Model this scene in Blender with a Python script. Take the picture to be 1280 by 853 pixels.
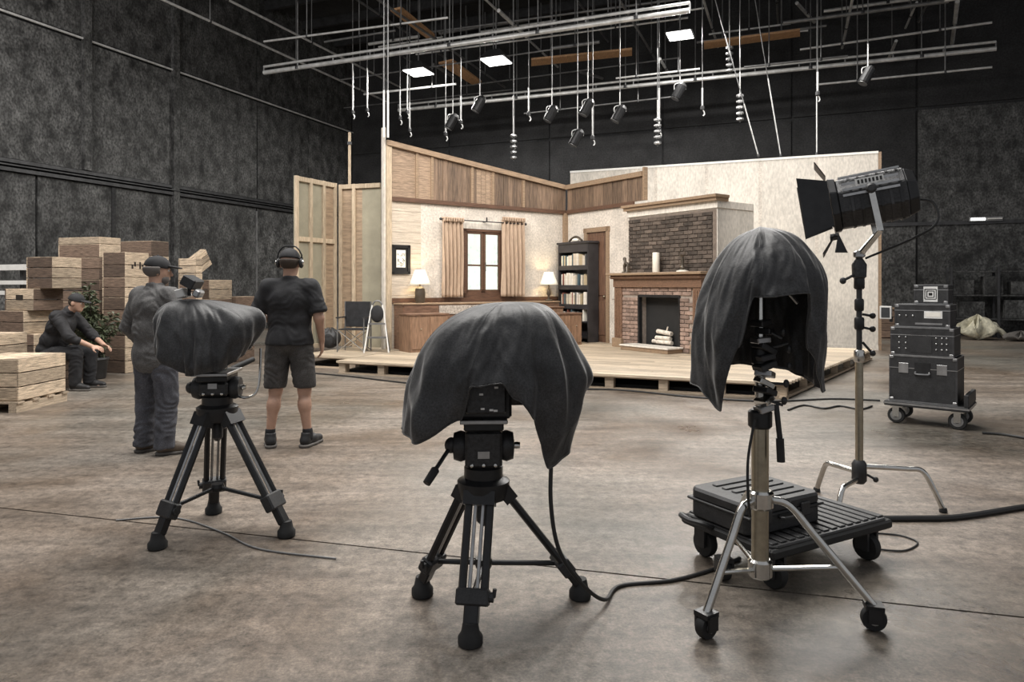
import bpy, bmesh, math, random
import numpy as np
from mathutils import Vector, Matrix, Euler
random.seed(7); np.random.seed(7)
PI = math.pi
for o in list(bpy.data.objects): bpy.data.objects.remove(o)
scene = bpy.context.scene
COL = scene.collection

# ---------------------------------------------------------------- camera
F, HZ, H, CX = 863.0, 358.0, 1.42, 640.0          # focal length and horizon in a 1280x853 frame, eye height in metres
cam = bpy.data.cameras.new('camera'); camo = bpy.data.objects.new('camera', cam); COL.objects.link(camo)
cam.sensor_width = 36; cam.lens = 36 * F / 1280; cam.shift_y = -(426.5 - HZ) / 1280
camo.location = (0, 0, H); camo.rotation_euler = (PI / 2, 0, 0); cam.clip_end = 200
scene.camera = camo
# ---------------------------------------------------------------- world, lights, exposure
w = bpy.data.worlds.new('world'); scene.world = w; w.use_nodes = True
w.node_tree.nodes['Background'].inputs[0].default_value = (0.93, 0.95, 1.0, 1)
w.node_tree.nodes['Background'].inputs[1].default_value = 0.30
def area(loc, target, size, power, col=(1, 1, 1), sy=None):
    l = bpy.data.lights.new('area_light', 'AREA'); l.energy = power; l.color = col; l.size = size
    if sy: l.shape = 'RECTANGLE'; l.size_y = sy
    o = bpy.data.objects.new('area_light', l); COL.objects.link(o); o.location = loc
    o.rotation_euler = (Vector(target) - Vector(loc)).to_track_quat('-Z', 'Y').to_euler(); return o
def spot(loc, target, power, ang, col=(1, 1, 1), rad=.25):
    l = bpy.data.lights.new('spot_light', 'SPOT'); l.energy = power; l.color = col; l.spot_size = math.radians(ang); l.spot_blend = .6
    l.shadow_soft_size = rad
    o = bpy.data.objects.new('spot_light', l); COL.objects.link(o); o.location = loc
    o.rotation_euler = (Vector(target) - Vector(loc)).to_track_quat('-Z', 'Y').to_euler(); return o
area((-1.0, 6.5, 8.2), (-.5, 8, 0), 6, 900, (1, .97, .93))          # broad area lights added overhead, standing in for the ceiling lamps' light
area((5.5, 14.5, 8.2), (4.5, 10, 0), 5, 650, (1, .97, .93))
area((-8.5, 8.5, 8.0), (-9, 13, 1.5), 4, 600, (1, .96, .92))
spot((-3.5, 7.5, 7.3), (1.5, 14.5, 1.5), 1250, 48, (1, .93, .84))     # set lights hung from the grid
spot((3.2, 6.8, 7.3), (-1.0, 14.5, 1.8), 1100, 46, (1, .93, .84))
spot((6.5, 7.0, 7.4), (6.0, 15.8, 2.4), 950, 50, (1, .94, .87))
vs = scene.view_settings
vs.view_transform = 'Standard'; vs.look = 'None'; vs.gamma = 1; vs.use_curve_mapping = False; vs.exposure = 0.35

# ---------------------------------------------------------------- measuring helpers
def P(x, y, Y): return Vector(((x - CX) / F * Y, Y, H - (y - HZ) / F * Y))
def G(x, y, z=0.0):
    Y = (H - z) * F / (y - HZ); return Vector(((x - CX) / F * Y, Y, z))
WD = Vector((.927, -.376, 0)); DD = Vector((.376, .927, 0))            # the building's cross and depth directions
def B(wv, d, z=0.0): return Vector((WD.x * wv + DD.x * d, WD.y * wv + DD.y * d, z))
BANG = math.atan2(WD.y, WD.x)
SC = Vector((1.23, 15.85, 0)); U = Vector((.8165, .5773, 0)); V = Vector((.5773, -.8165, 0)); ST = .215
SANG = math.atan2(-U.y, -U.x)                                          # set room: x = along window wall from its corner, y = along fireplace wall
def SL(a, b, z=0.0): q = SC - U * a + V * b; return Vector((q.x, q.y, z))
def WA(x, y=None, b=0.0):
    c = SC + V * b; r = (x - CX) / F; a = (c.x - r * c.y) / (U.x - U.y * r); Y = c.y - U.y * a
    return a if y is None else (a, H - (y - HZ) / F * Y)
def FB(x, y=None, a=0.0):
    c = SC - U * a; r = (x - CX) / F; b = (r * c.y - c.x) / (V.x - V.y * r); Y = c.y + V.y * b
    return b if y is None else (b, H - (y - HZ) / F * Y)

# ---------------------------------------------------------------- mesh builder
class MB:
    def __init__(s): s.v = []; s.f = []
    def add(s, vs_, fs, M=None):
        n = len(s.v)
        s.v += [tuple(M @ Vector(q)) for q in vs_] if M else [tuple(q) for q in vs_]
        s.f += [tuple(i + n for i in f) for f in fs]; return s
    def bb(s, x0, x1, y0, y1, z0, z1, M=None):
        return s.add([(x0,y0,z0),(x1,y0,z0),(x1,y1,z0),(x0,y1,z0),(x0,y0,z1),(x1,y0,z1),(x1,y1,z1),(x0,y1,z1)],
                     [(3,2,1,0),(4,5,6,7),(0,1,5,4),(1,2,6,5),(2,3,7,6),(3,0,4,7)], M)
    def box(s, c, d, R=None):
        M = Matrix.Translation(Vector(c)) @ (R.to_matrix().to_4x4() if R is not None and not isinstance(R, Matrix) else (R if R is not None else Matrix()))
        return s.bb(-d[0]/2, d[0]/2, -d[1]/2, d[1]/2, -d[2]/2, d[2]/2, M)
    def bar(s, p0, p1, wd, th, up=(0, 0, 1)):
        p0, p1 = Vector(p0), Vector(p1); x = (p1 - p0); L = x.length; x.normalize(); up = Vector(up)
        y = up.cross(x)
        if y.length < 1e-4: y = Vector((1, 0, 0)).cross(x)
        if y.length < 1e-4: y = Vector((0, 1, 0))
        y.normalize(); z = x.cross(y)
        M = Matrix((x, y, z)).transposed().to_4x4(); M.translation = p0
        return s.bb(0, L, -wd/2, wd/2, -th/2, th/2, M)
    def tube(s, pts, r, n=8, caps=True):
        pts = [Vector(p) for p in pts]; m = len(pts); rs = r if isinstance(r, (list, tuple)) else [r] * m
        vs_ = []; fs = []; ref = None
        for i, p in enumerate(pts):
            t = (pts[min(i+1, m-1)] - pts[max(i-1, 0)]).normalized()
            if ref is None:
                ref = Vector((0, 0, 1)) if abs(t.z) < .9 else Vector((1, 0, 0))
            a = (ref - t * ref.dot(t)).normalized(); ref = a; b = t.cross(a)
            for k in range(n):
                an = 2 * PI * k / n; vs_.append(p + (a * math.cos(an) + b * math.sin(an)) * rs[i])
        for i in range(m - 1):
            for k in range(n):
                k2 = (k + 1) % n; fs.append((i*n+k, i*n+k2, (i+1)*n+k2, (i+1)*n+k))
        if caps: fs.append(tuple(reversed(range(n)))); fs.append(tuple((m-1)*n+k for k in range(n)))
        return s.add(vs_, fs)
    def lathe(s, prof, n=16, M=None):
        vs_ = []; fs = []
        for r, z in prof:
            for k in range(n): an = 2*PI*k/n; vs_.append((r*math.cos(an), r*math.sin(an), z))
        for i in range(len(prof)-1):
            for k in range(n): k2 = (k+1) % n; fs.append((i*n+k, i*n+k2, (i+1)*n+k2, (i+1)*n+k))
        fs.append(tuple(reversed(range(n)))); fs.append(tuple((len(prof)-1)*n+k for k in range(n)))
        return s.add(vs_, fs, M)
    def ell(s, c, r, n=12, m=8, M=None):
        vs_ = []; fs = []
        for i in range(m+1):
            th = PI*(.001 + .998*i/m)
            for k in range(n):
                an = 2*PI*k/n; vs_.append((c[0]+r[0]*math.sin(th)*math.cos(an), c[1]+r[1]*math.sin(th)*math.sin(an), c[2]-r[2]*math.cos(th)))
        for i in range(m):
            for k in range(n): k2 = (k+1) % n; fs.append((i*n+k, i*n+k2, (i+1)*n+k2, (i+1)*n+k))
        return s.add(vs_, fs, M)
    def prism(s, poly, z0, z1, M=None):
        n = len(poly); vs_ = [(p[0], p[1], z0) for p in poly] + [(p[0], p[1], z1) for p in poly]
        fs = [tuple(reversed(range(n))), tuple(range(n, 2*n))] + [(i, (i+1) % n, n+(i+1) % n, n+i) for i in range(n)]
        return s.add(vs_, fs, M)
    def sheet(s, fn, nu, nv, closed=False):
        n0 = []; fs = []
        for j in range(nv+1):
            for i in range(nu + (0 if closed else 1)): n0.append(fn(i/nu, j/nv))
        W_ = nu + (0 if closed else 1)
        for j in range(nv):
            for i in range(nu): i2 = (i+1) % W_; fs.append((j*W_+i, j*W_+i2, (j+1)*W_+i2, (j+1)*W_+i))
        return s.add(n0, fs)
    def mesh(s, name, smooth=False, bevel=0):
        me = bpy.data.meshes.new(name); me.from_pydata(s.v, [], s.f)
        bm = bmesh.new(); bm.from_mesh(me)
        bmesh.ops.recalc_face_normals(bm, faces=bm.faces)
        if bevel:
            ed = [e for e in bm.edges if len(e.link_faces) == 2 and e.calc_face_angle(0) > .6]
            bmesh.ops.bevel(bm, geom=ed, offset=bevel, segments=1, affect='EDGES', clamp_overlap=True)
        bm.to_mesh(me); bm.free()
        if smooth:
            me.polygons.foreach_set('use_smooth', [True] * len(me.polygons))
            if smooth != 'all': me.set_sharp_from_angle(angle=math.radians(40))
        me.update(); return me
    def build(s, name, m, parent=None, smooth=False, bevel=0, kind=None, label=None):
        return put(name, s.mesh(name, smooth, bevel), m, parent, kind=kind, label=label)
def put(name, me, m, parent=None, loc=None, rot=None, kind=None, label=None):
    if not me.materials: me.materials.append(M[m])
    o = bpy.data.objects.new(name, me); COL.objects.link(o)
    if parent: o.parent = parent
    if loc is not None: o.location = loc
    if rot is not None: o.rotation_euler = rot
    if kind: o['kind'] = kind
    if label: o['label'] = label
    return o
def thing(name, label, cat, loc=(0, 0, 0), rz=0.0, group=None):
    o = bpy.data.objects.new(name, None); COL.objects.link(o); o.location = loc; o.rotation_euler = (0, 0, rz)
    o.empty_display_size = .1; o['label'] = label; o['category'] = cat
    if group: o['group'] = group
    return o
def tag(o, label, cat, group=None):
    o['label'] = label; o['category'] = cat
    if group: o['group'] = group
    return o
def smooth_path(pts, n=6):
    pts = [Vector(p) for p in pts]; out = []
    for i in range(len(pts)-1):
        p0, p1, p2, p3 = pts[max(i-1, 0)], pts[i], pts[i+1], pts[min(i+2, len(pts)-1)]
        for k in range(n):
            t = k/n; out.append(.5*((2*p1)+(p2-p0)*t+(2*p0-5*p1+4*p2-p3)*t*t+(3*p1-p0-3*p2+p3)*t**3))
    return out + [pts[-1]]

# ---------------------------------------------------------------- materials
M = {}
def mat(name, col, rough=.6, metal=0.0, var=.2, scale=8.0, stretch=(1, 1, 1), bump=.1, fine=.0, rnd=.0, col2=None, emit=None, sheen=0, rvar=0, fscale=120):
    m = bpy.data.materials.new(name); m.use_nodes = True; nt = m.node_tree; N = nt.nodes; Lk = nt.links
    bs = N['Principled BSDF']; bs.inputs['Roughness'].default_value = rough; bs.inputs['Metallic'].default_value = metal
    if sheen: bs.inputs['Sheen Weight'].default_value = sheen; bs.inputs['Sheen Roughness'].default_value = .4
    tc = N.new('ShaderNodeTexCoord'); mp = N.new('ShaderNodeMapping'); mp.inputs['Scale'].default_value = stretch
    Lk.new(tc.outputs['Object'], mp.inputs[0])
    oi = N.new('ShaderNodeObjectInfo'); ad = N.new('ShaderNodeVectorMath'); ad.operation = 'ADD'
    mul = N.new('ShaderNodeMath'); mul.operation = 'MULTIPLY'; mul.inputs[1].default_value = 37.0 if rnd else 0.0
    Lk.new(oi.outputs['Random'], mul.inputs[0]); Lk.new(mp.outputs[0], ad.inputs[0]); Lk.new(mul.outputs[0], ad.inputs[1])
    nz = N.new('ShaderNodeTexNoise'); nz.inputs['Scale'].default_value = scale; nz.inputs['Detail'].default_value = 6; nz.inputs['Roughness'].default_value = .62
    Lk.new(ad.outputs[0], nz.inputs['Vector'])
    cr = N.new('ShaderNodeMix'); cr.data_type = 'RGBA'
    c1 = tuple(max(0, c*(1-var)) for c in col); c2 = col2 or tuple(min(1, c*(1+var)) for c in col)
    cr.inputs[6].default_value = (*c1, 1); cr.inputs[7].default_value = (*c2, 1)
    mr = N.new('ShaderNodeMapRange'); mr.inputs[1].default_value = .32; mr.inputs[2].default_value = .68
    Lk.new(nz.outputs[0], mr.inputs[0]); Lk.new(mr.outputs[0], cr.inputs[0])
    out = cr.outputs[2]
    if fine:
        n2 = N.new('ShaderNodeTexNoise'); n2.inputs['Scale'].default_value = fscale; n2.inputs['Detail'].default_value = 2
        Lk.new(ad.outputs[0], n2.inputs['Vector'])
        m2 = N.new('ShaderNodeMapRange'); m2.inputs[1].default_value = .3; m2.inputs[2].default_value = .7; m2.inputs[3].default_value = 1-fine; m2.inputs[4].default_value = 1+fine
        Lk.new(n2.outputs[0], m2.inputs[0])
        vm = N.new('ShaderNodeVectorMath'); vm.operation = 'SCALE'; Lk.new(out, vm.inputs[0]); Lk.new(m2.outputs[0], vm.inputs['Scale']); out = vm.outputs[0]
    if rnd:
        m3 = N.new('ShaderNodeMapRange'); m3.inputs[3].default_value = 1-rnd; m3.inputs[4].default_value = 1+rnd
        Lk.new(oi.outputs['Random'], m3.inputs[0])
        vm = N.new('ShaderNodeVectorMath'); vm.operation = 'SCALE'; Lk.new(out, vm.inputs[0]); Lk.new(m3.outputs[0], vm.inputs['Scale']); out = vm.outputs[0]
    Lk.new(out, bs.inputs['Base Color'])
    if rvar:
        m4 = N.new('ShaderNodeMapRange'); m4.inputs[1].default_value = .35; m4.inputs[2].default_value = .65; m4.inputs[3].default_value = rough-rvar; m4.inputs[4].default_value = rough+rvar
        Lk.new(nz.outputs[0], m4.inputs[0]); Lk.new(m4.outputs[0], bs.inputs['Roughness'])
    if bump:
        bp = N.new('ShaderNodeBump'); bp.inputs['Strength'].default_value = bump; bp.inputs['Distance'].default_value = .01
        Lk.new(nz.outputs[0], bp.inputs['Height']); Lk.new(bp.outputs[0], bs.inputs['Normal'])
    if emit:
        bs.inputs['Emission Color'].default_value = (*emit[0], 1); bs.inputs['Emission Strength'].default_value = emit[1]
    M[name] = m; return m
mat('concrete', (.155, .128, .105), .42, 0, .38, 1.1, (1, 1, 1), .25, .38, fscale=45, rvar=.17)
def concrete():
    m = M['concrete']; nt = m.node_tree; N = nt.nodes; L = nt.links; N.clear()
    out = N.new('ShaderNodeOutputMaterial'); bs = N.new('ShaderNodeBsdfPrincipled'); L.new(bs.outputs[0], out.inputs[0])
    tc = N.new('ShaderNodeTexCoord')
    def noise(scale, det, rough, st=(1, 1, 1), rz=0.0, dist=0.0):
        mp = N.new('ShaderNodeMapping'); mp.inputs['Rotation'].default_value = (0, 0, rz); mp.inputs['Scale'].default_value = st; L.new(tc.outputs['Object'], mp.inputs[0])
        n = N.new('ShaderNodeTexNoise'); n.inputs['Scale'].default_value = scale; n.inputs['Detail'].default_value = det; n.inputs['Roughness'].default_value = rough; n.inputs['Distortion'].default_value = dist; L.new(mp.outputs[0], n.inputs[0]); return n.outputs[0]
    def rng(x, a, b, c, d):
        r = N.new('ShaderNodeMapRange'); L.new(x, r.inputs[0]); r.inputs[1].default_value = a; r.inputs[2].default_value = b; r.inputs[3].default_value = c; r.inputs[4].default_value = d; return r.outputs[0]
    def mix(f, a, b):
        x = N.new('ShaderNodeMix'); x.data_type = 'RGBA'; L.new(f, x.inputs[0])
        for i, q in ((6, a), (7, b)):
            if isinstance(q, tuple): x.inputs[i].default_value = (*q, 1)
            else: L.new(q, x.inputs[i])
        return x.outputs[2]
    def mul(c, f):
        v = N.new('ShaderNodeVectorMath'); v.operation = 'SCALE'; L.new(c, v.inputs[0]); L.new(f, v.inputs['Scale']); return v.outputs[0]
    patch = noise(.55, 5, .6, dist=.4); tint = noise(.35, 4, .55); streak = noise(2.2, 6, .65, (.35, 2.2, 1), .35); grain = noise(14, 10, .86); speck = noise(85, 3, .7)
    c = mix(rng(patch, .36, .64, 0, 1), (.112, .084, .062), (.215, .180, .148)); c = mix(rng(tint, .45, .62, 0, .65), c, (.115, .115, .103))
    c = mul(c, rng(streak, .3, .7, .62, 1.38)); c = mul(c, rng(grain, .34, .66, .25, 1.75)); c = mul(c, rng(speck, .3, .7, .7, 1.3))
    L.new(c, bs.inputs['Base Color']); L.new(rng(patch, .35, .65, .26, .55), bs.inputs['Roughness'])
    bp = N.new('ShaderNodeBump'); bp.inputs['Strength'].default_value = .35; bp.inputs['Distance'].default_value = .006; L.new(grain, bp.inputs['Height']); L.new(bp.outputs[0], bs.inputs['Normal'])
concrete()
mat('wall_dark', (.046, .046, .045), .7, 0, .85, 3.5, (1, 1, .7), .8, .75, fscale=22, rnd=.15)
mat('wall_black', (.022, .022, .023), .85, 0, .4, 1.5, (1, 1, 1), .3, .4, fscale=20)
mat('steel_dark', (.06, .06, .062), .5, .6, .3, 6)
mat('pipe', (.58, .58, .57), .4, .35, .25, 5, bump=.05)
mat('pipe_dark', (.17, .17, .17), .45, .4, .3, 5, bump=.05)
mat('chrome', (.62, .61, .58), .18, 1, .12, 20, bump=0)
mat('brass_steel', (.42, .38, .30), .28, 1, .15, 20, bump=0)
mat('black_metal', (.022, .022, .023), .38, .3, .3, 12, bump=.05)
mat('black_plastic', (.026, .026, .027), .5, 0, .35, 10, bump=.15, fine=.25)
mat('black_crackle', (.03, .03, .031), .42, .2, .5, 60, bump=.3)
mat('rubber', (.016, .016, .016), .7, 0, .3, 15)
mat('cover_cloth', (.031, .031, .032), .52, 0, .45, 9, bump=.45, fine=.45, sheen=.35, fscale=140)
mat('pallet', (.42, .335, .245), .75, 0, .35, 5, (1.2, 14, 14), .3, .3, rnd=.25)
mat('crate_wood', (.43, .34, .245), .78, 0, .5, 4, (2, 2, 22), .5, .4, rnd=.34)
mat('crate_dark', (.135, .092, .066), .8, 0, .5, 4, (2, 2, 22), .5, .4, rnd=.4)
mat('crate_hole', (.02, .014, .01), .9)
mat('stage_plank', (.44, .36, .265), .55, 0, .38, 3, (1.0, 16, 16), .2, .3, rnd=.24)
mat('plaster', (.56, .51, .45), .85, 0, .17, 2.5, (1, 1, 1), .3, .2, fscale=26)
mat('plaster_rough', (.50, .43, .35), .85, 0, .28, 3, (1, 1, 14), .3, .2, fscale=40)
mat('white_flat', (.60, .56, .50), .82, 0, .14, 1.4, (1, 1, .4), .2, .15, rnd=.09, fscale=26)
mat('frieze_board', (.155, .104, .07), .6, 0, .5, 3, (18, 18, 1.2), .2, .2, rnd=.28)
mat('frieze_light', (.29, .205, .14), .6, 0, .42, 3, (2, 2, 20), .2, .2, rnd=.1)
mat('trim_dark', (.10, .052, .032), .5, 0, .35, 4, (1.5, 14, 14), .2, .15)
mat('trim_wood', (.26, .18, .115), .6, 0, .3, 4, (1.5, 14, 14), .2, .2)
mat('lumber', (.45, .36, .255), .7, 0, .25, 4, (9, 9, 1.5), .2, .2, rnd=.12)
mat('plywood', (.31, .225, .15), .7, 0, .35, 2, (1.5, 1.5, 9), .2, .2)
mat('olive_flat', (.29, .265, .195), .8, 0, .18, 2.2, (1, 1, 1), .2, .2)
mat('door_wood', (.125, .067, .042), .5, 0, .4, 3, (14, 14, 1.2), .2)
mat('walnut', (.15, .085, .055), .45, 0, .4, 3, (2, 2, 10), .15, .15)
mat('desk_orange', (.225, .135, .085), .5, 0, .35, 3, (9, 9, 1.5), .15, .15)
mat('granite', (.36, .32, .28), .5, 0, .5, 30, bump=.1)
mat('brick_dark', (.085, .066, .053), .85, 0, .45, 9, bump=.5, fine=.3, rnd=.45)
mat('brick_red', (.25, .175, .14), .85, 0, .35, 9, bump=.5, fine=.3, rnd=.35)
mat('mortar', (.30, .25, .21), .9, 0, .25, 18, bump=.4)
mat('mortar_dark', (.17, .135, .11), .9, 0, .25, 18, bump=.4)
mat('mantel_wood', (.165, .095, .06), .45, 0, .35, 3, (3, 14, 14), .15, .15)
mat('firebox', (.012, .012, .012), .8)
mat('birch', (.62, .56, .48), .8, 0, .35, 14)
mat('curtain', (.40, .295, .215), .85, 0, .18, 6, (6, 6, 1), .1, .12)
mat('shade', (.85, .80, .68), .8, 0, .05, 8, emit=((1, .90, .74), .22))
mat('lamp_body', (.07, .055, .04), .35, .2, .3, 10)
mat('picture_black', (.014, .013, .012), .4)
mat('paper', (.80, .77, .70), .85, 0, .06, 8)
mat('candle', (.84, .80, .70), .5, 0, .05, 8)
mat('sky_backing', (.75, .82, .82), .9, 0, .08, 1.2, bump=0, emit=((.90, .96, .90), .72), col2=(.85, .84, .68))
mat('bookcase', (.030, .028, .030), .45, 0, .3, 5)
for i, c in enumerate([(.62, .56, .46), (.72, .68, .60), (.20, .07, .05), (.06, .10, .12), (.42, .34, .22), (.10, .10, .10), (.55, .48, .40)]): mat('book%d' % i, c, .7, 0, .15, 10)
mat('wood_strip', (.42, .24, .12), .6, 0, .3, 4, (10, 1, 10), .2)
mat('leaf', (.045, .062, .030), .5, 0, .5, 20, col2=(.13, .15, .085))
mat('stem', (.08, .06, .04), .8)
mat('skin', (.46, .28, .20), .55, 0, .12, 12, bump=.05)
mat('hair', (.05, .035, .025), .7)
mat('hair_grey', (.13, .115, .105), .7)
mat('tee_black', (.016, .016, .018), .85, 0, .35, 10, bump=.35, fine=.25)
mat('shirt_grey', (.105, .102, .1), .9, 0, .3, 12, (1, 1, 1), .35, .3)
mat('denim', (.075, .077, .09), .85, 0, .45, 8, bump=.4, fine=.3)
mat('shorts', (.055, .052, .05), .85, 0, .35, 9, bump=.4, fine=.3)
mat('jacket_black', (.014, .0135, .015), .8, 0, .35, 9, bump=.35, fine=.25)
mat('shoe', (.02, .02, .021), .55, 0, .3, 14)
mat('shoe_brown', (.10, .075, .055), .6, 0, .3, 14)
mat('sole', (.12, .11, .10), .8)
mat('cap', (.018, .018, .02), .8, 0, .3, 14)
mat('eye_white', (.75, .72, .68), .3, bump=0)
mat('white_paint', (.70, .69, .66), .5, 0, .08, 8)
mat('lamp_glow', (.9, .9, .9), .5, emit=((1, .98, .94), 7.0), bump=0)
mat('tube_glow', (.9, .9, .9), .5, emit=((1, 1, .96), 2.5), bump=0)
mat('lens', (.03, .035, .04), .08, 0, 0, 5, bump=0)
mat('bag_pale', (.55, .52, .40), .7, 0, .4, 8, bump=.5)
mat('case_black', (.024, .024, .025), .55, 0, .35, 14, bump=.15, fine=.3)
mat('silver_edge', (.42, .42, .42), .35, .9, .2, 14, bump=.05)
mat('screen_grey', (.05, .052, .055), .25, bump=0)
mat('decal', (.68, .68, .66), .6, bump=0)
mat('cable', (.016, .016, .016), .55, bump=0)
g = mat('glass', (.9, .95, .95), .05, bump=0); g.node_tree.nodes['Principled BSDF'].inputs['Transmission Weight'].default_value = 1.0; g.node_tree.nodes['Principled BSDF'].inputs['IOR'].default_value = 1.08

# ================================================================ the sound stage: floor, walls, ceiling
def structure(name, label=None, cat=None):
    o = bpy.data.objects.new(name, None); COL.objects.link(o); o['kind'] = 'structure'; return o
# concrete floor, two slabs with the sawn joint between them
J0 = G(0, 635); J1 = G(1240, 768); jd = (J1 - J0).normalized(); jn = Vector((-jd.y, jd.x, 0))
if jn.y < 0: jn = -jn
fl = structure('floor')
def slab(n0, n1, nsub=1):
    mb = MB(); q = [J0 + jd*s + jn*n for s, n in ((-22, n0), (30, n0), (30, n1), (-22, n1))]
    mb.prism([(p.x, p.y) for p in q], -.12, 0); return mb.build('slab', 'concrete', fl)
slab(-9, -.007); slab(.007, 30)
sub = MB().prism([((J0+jd*s+jn*n).x, (J0+jd*s+jn*n).y) for s, n in ((-22, -9), (30, -9), (30, 30), (-22, 30))], -.16, -.02)
sub.build('subfloor', 'rubber', fl)
WL, DB, ZC = -16.4, 23.3, 11.0          # left wall, back wall (building frame), ceiling height
def bstruct(name): 
    o = structure(name); o.rotation_euler = (0, 0, BANG); return o
wl = bstruct('wall_left')
MB().bb(WL-.3, WL-.06, -4, DB+.3, 0, ZC).build('wall_core', 'wall_black', wl)
seams_lo = [-4, -1, 2, 5, 8, 10.8, 12.77, 14.68, 17.97, 20.5, DB]
seams_hi = [-4, 0, 4, 8, 12.0, 14.7, 18.0, 20.6, DB]
for a, b in zip(seams_lo, seams_lo[1:]):
    MB().bb(WL-.06, WL-.0, a+.03, b-.03, .0, 4.0).build('panel', 'wall_dark', wl)
for a, b in zip(seams_hi, seams_hi[1:]):
    for z0, z1 in ((4.32, 7.52), (7.66, ZC)):
        MB().bb(WL-.06, WL, a+.025, b-.025, z0, z1).build('panel', 'wall_dark', wl)
MB().bb(WL-.06, WL+.10, -4, DB, 4.02, 4.10).bb(WL-.06, WL+.14, -4, DB, 4.14, 4.17).bb(WL-.06, WL+.07, -4, DB, 4.22, 4.30).build('ledge_rail', 'steel_dark', wl)
MB().tube([(WL+.05, -4, 7.59), (WL+.05, DB, 7.59)], .03).build('conduit', 'pipe', wl)
for d in (12.0, 14.68):
    MB().bb(WL, WL+.12, d-.10, d+.10, 0 if d > 13 else 4.32, ZC).build('pilaster', 'wall_dark', wl)
MB().bb(WL, WL+.03, 12.72, 12.82, 2.6, 4.0).build('post', 'wall_black', wl)
MB().bb(WL, WL+.025, 17.93, 17.99, 1.0, 3.9).build('drip_pipe', 'pipe_dark', wl)
wb = bstruct('wall_back')
MB().bb(WL-.3, 26, DB+.06, DB+.3, 0, ZC).build('wall_core', 'wall_black', wb)
xs = [WL, -12, -8, -4, 0, 3.4, 6.2, 9.0, 12.0, 15, 18, 22, 26]
for a, b in zip(xs, xs[1:]):
    for z0, z1 in ((0, 3.2), (3.3, 6.6), (6.7, ZC)):
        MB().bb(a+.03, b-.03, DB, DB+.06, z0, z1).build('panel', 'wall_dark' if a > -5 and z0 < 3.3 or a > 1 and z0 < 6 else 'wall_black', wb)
MB().bb(WL, 26, DB-.06, DB+.06, 3.2, 3.3).build('ledge_rail', 'steel_dark', wb)
cl = bstruct('ceiling')
MB().bb(WL-.3, 26, 6, DB+.3, ZC, ZC+.2).build('deck', 'wall_black', cl)
for d in np.arange(7, DB, 1.9):
    MB().bb(WL, 26, d-.06, d+.06, ZC-.32, ZC).build('joist', 'steel_dark', cl)
tb = MB().bb(WL, 26, DB-.03, DB, 0, .14).build('baseboard_back', 'wall_black'); tb.rotation_euler = (0, 0, BANG); tb['kind'] = 'structure'

# ================================================================ the stage platform
S0 = Vector((-2.85, 11.18, 0)); FW = (Vector((3.44, 8.59, 0)) - S0); FL = FW.length; FW.normalize(); FD = Vector((-FW.y, FW.x, 0))
SA = math.atan2(FW.y, FW.x)
def stage(name, label, origin, L, nrow, skew, notch=0, lo=0.0):
    t = thing(name, label, 'stage', (origin.x, origin.y, 0), SA)
    bw = .142; proto = {}
    for i in range(nrow):
        d0 = i*bw; x1 = L + skew*d0; x0 = lo*d0
        cuts = [x0] + sorted([x0 + (x1-x0)*(f + random.uniform(-.1, .1)) for f in ((.35, .7) if L > 4 else (.5,))]) + [x1]
        for a, b in zip(cuts, cuts[1:]):
            MB().bb(a+.002, b-.002, d0+.003, d0+bw-.003, ST-.032+random.uniform(-.002, 0), ST).build('plank', 'stage_plank', t)
    D = nrow*bw
    n = max(2, int(L/.72)+1)
    for r, dd in enumerate((.05, D*.33, D*.66, D-.1)):
        for k in range(n):
            x = .08 + (L-.16)*k/(n-1)
            MB().bb(x-.06, x+.06, dd, dd+.12, .022, ST-.054).build('block', 'pallet', t)
        MB().bb(0, L, dd, dd+.1, 0, .022).build('runner', 'pallet', t)
        MB().bb(0, L, dd, dd+.1, ST-.054, ST-.033).build('stringer', 'pallet', t)
    if skew:
        for k in range(7):
            d = .1 + k*(D-.3)/6; x = L + skew*d
            MB().bb(x-.13, x-.03, d, d+.12, 0, ST-.034).build('block', 'pallet', t)
        q0, q1 = (L-.07, .0), (L+skew*D-.07, D)
        MB().bar((q0[0], q0[1], .03), (q1[0], q1[1], .03), .08, .03).build('runner', 'pallet', t)
    MB().bb(.02, L-.15, .25, D, .001, .05).build('dark_under_sheet', 'rubber', t)  # flat black sheet that darkens the gap under the planks
    return t
stage('stage_platform', 'long low plank stage on pallet blocks carrying the living room set', S0, FL, 40, .26)
S1 = S0 - FW*1.25 + FD*.55
stage('stage_platform', 'short plank platform beside the director chair, under the black bag', S1, 1.22, 24, 0)

# ================================================================ set flats on the left (raw backs)
def flat(name, label, p0, p1, zb, zt, rails, studs, panels, group=None):
    d = (p1 - p0); L = d.length; t = thing(name, label, 'stage flat', (p0.x, p0.y, zb), math.atan2(d.y, d.x), group)
    hh = zt - zb
    for a, b, m_ in panels: MB().bb(a*L, b*L, .0, .02, 0, hh).build('panel', m_, t)
    for a in studs: MB().bb(a*L-.035, a*L+.035, -.05, 0, 0, hh).build('stud', 'lumber', t, bevel=.004)
    for z in rails: MB().bb(0, L, -.045, 0, z*hh-.045, z*hh+.045).build('rail', 'lumber', t, bevel=.004)
    return t
fa0 = Vector(P(368, 400, 12.9)[:2] + (0,)); fa1 = Vector(P(419, 400, 13.9)[:2] + (0,)); fb1 = Vector(P(476, 400, 13.62)[:2] + (0,))
flat('set_flat', 'bare timber back of a tall flat with studs and cross rails', fa0, fa1, ST, 3.49, (.015, .64, .985), (.03, .36, .68, .97), ((0, .7, 'olive_flat'), (.7, 1, 'plywood')))
flat('set_flat', 'plywood and olive flat behind the black director chair', fa1 + Vector((.10, -.01, 0)), fb1, ST, 3.46, (.985,), (.03, .36), ((0, .55, 'plywood'), (.55, 1, 'olive_flat')))
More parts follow.
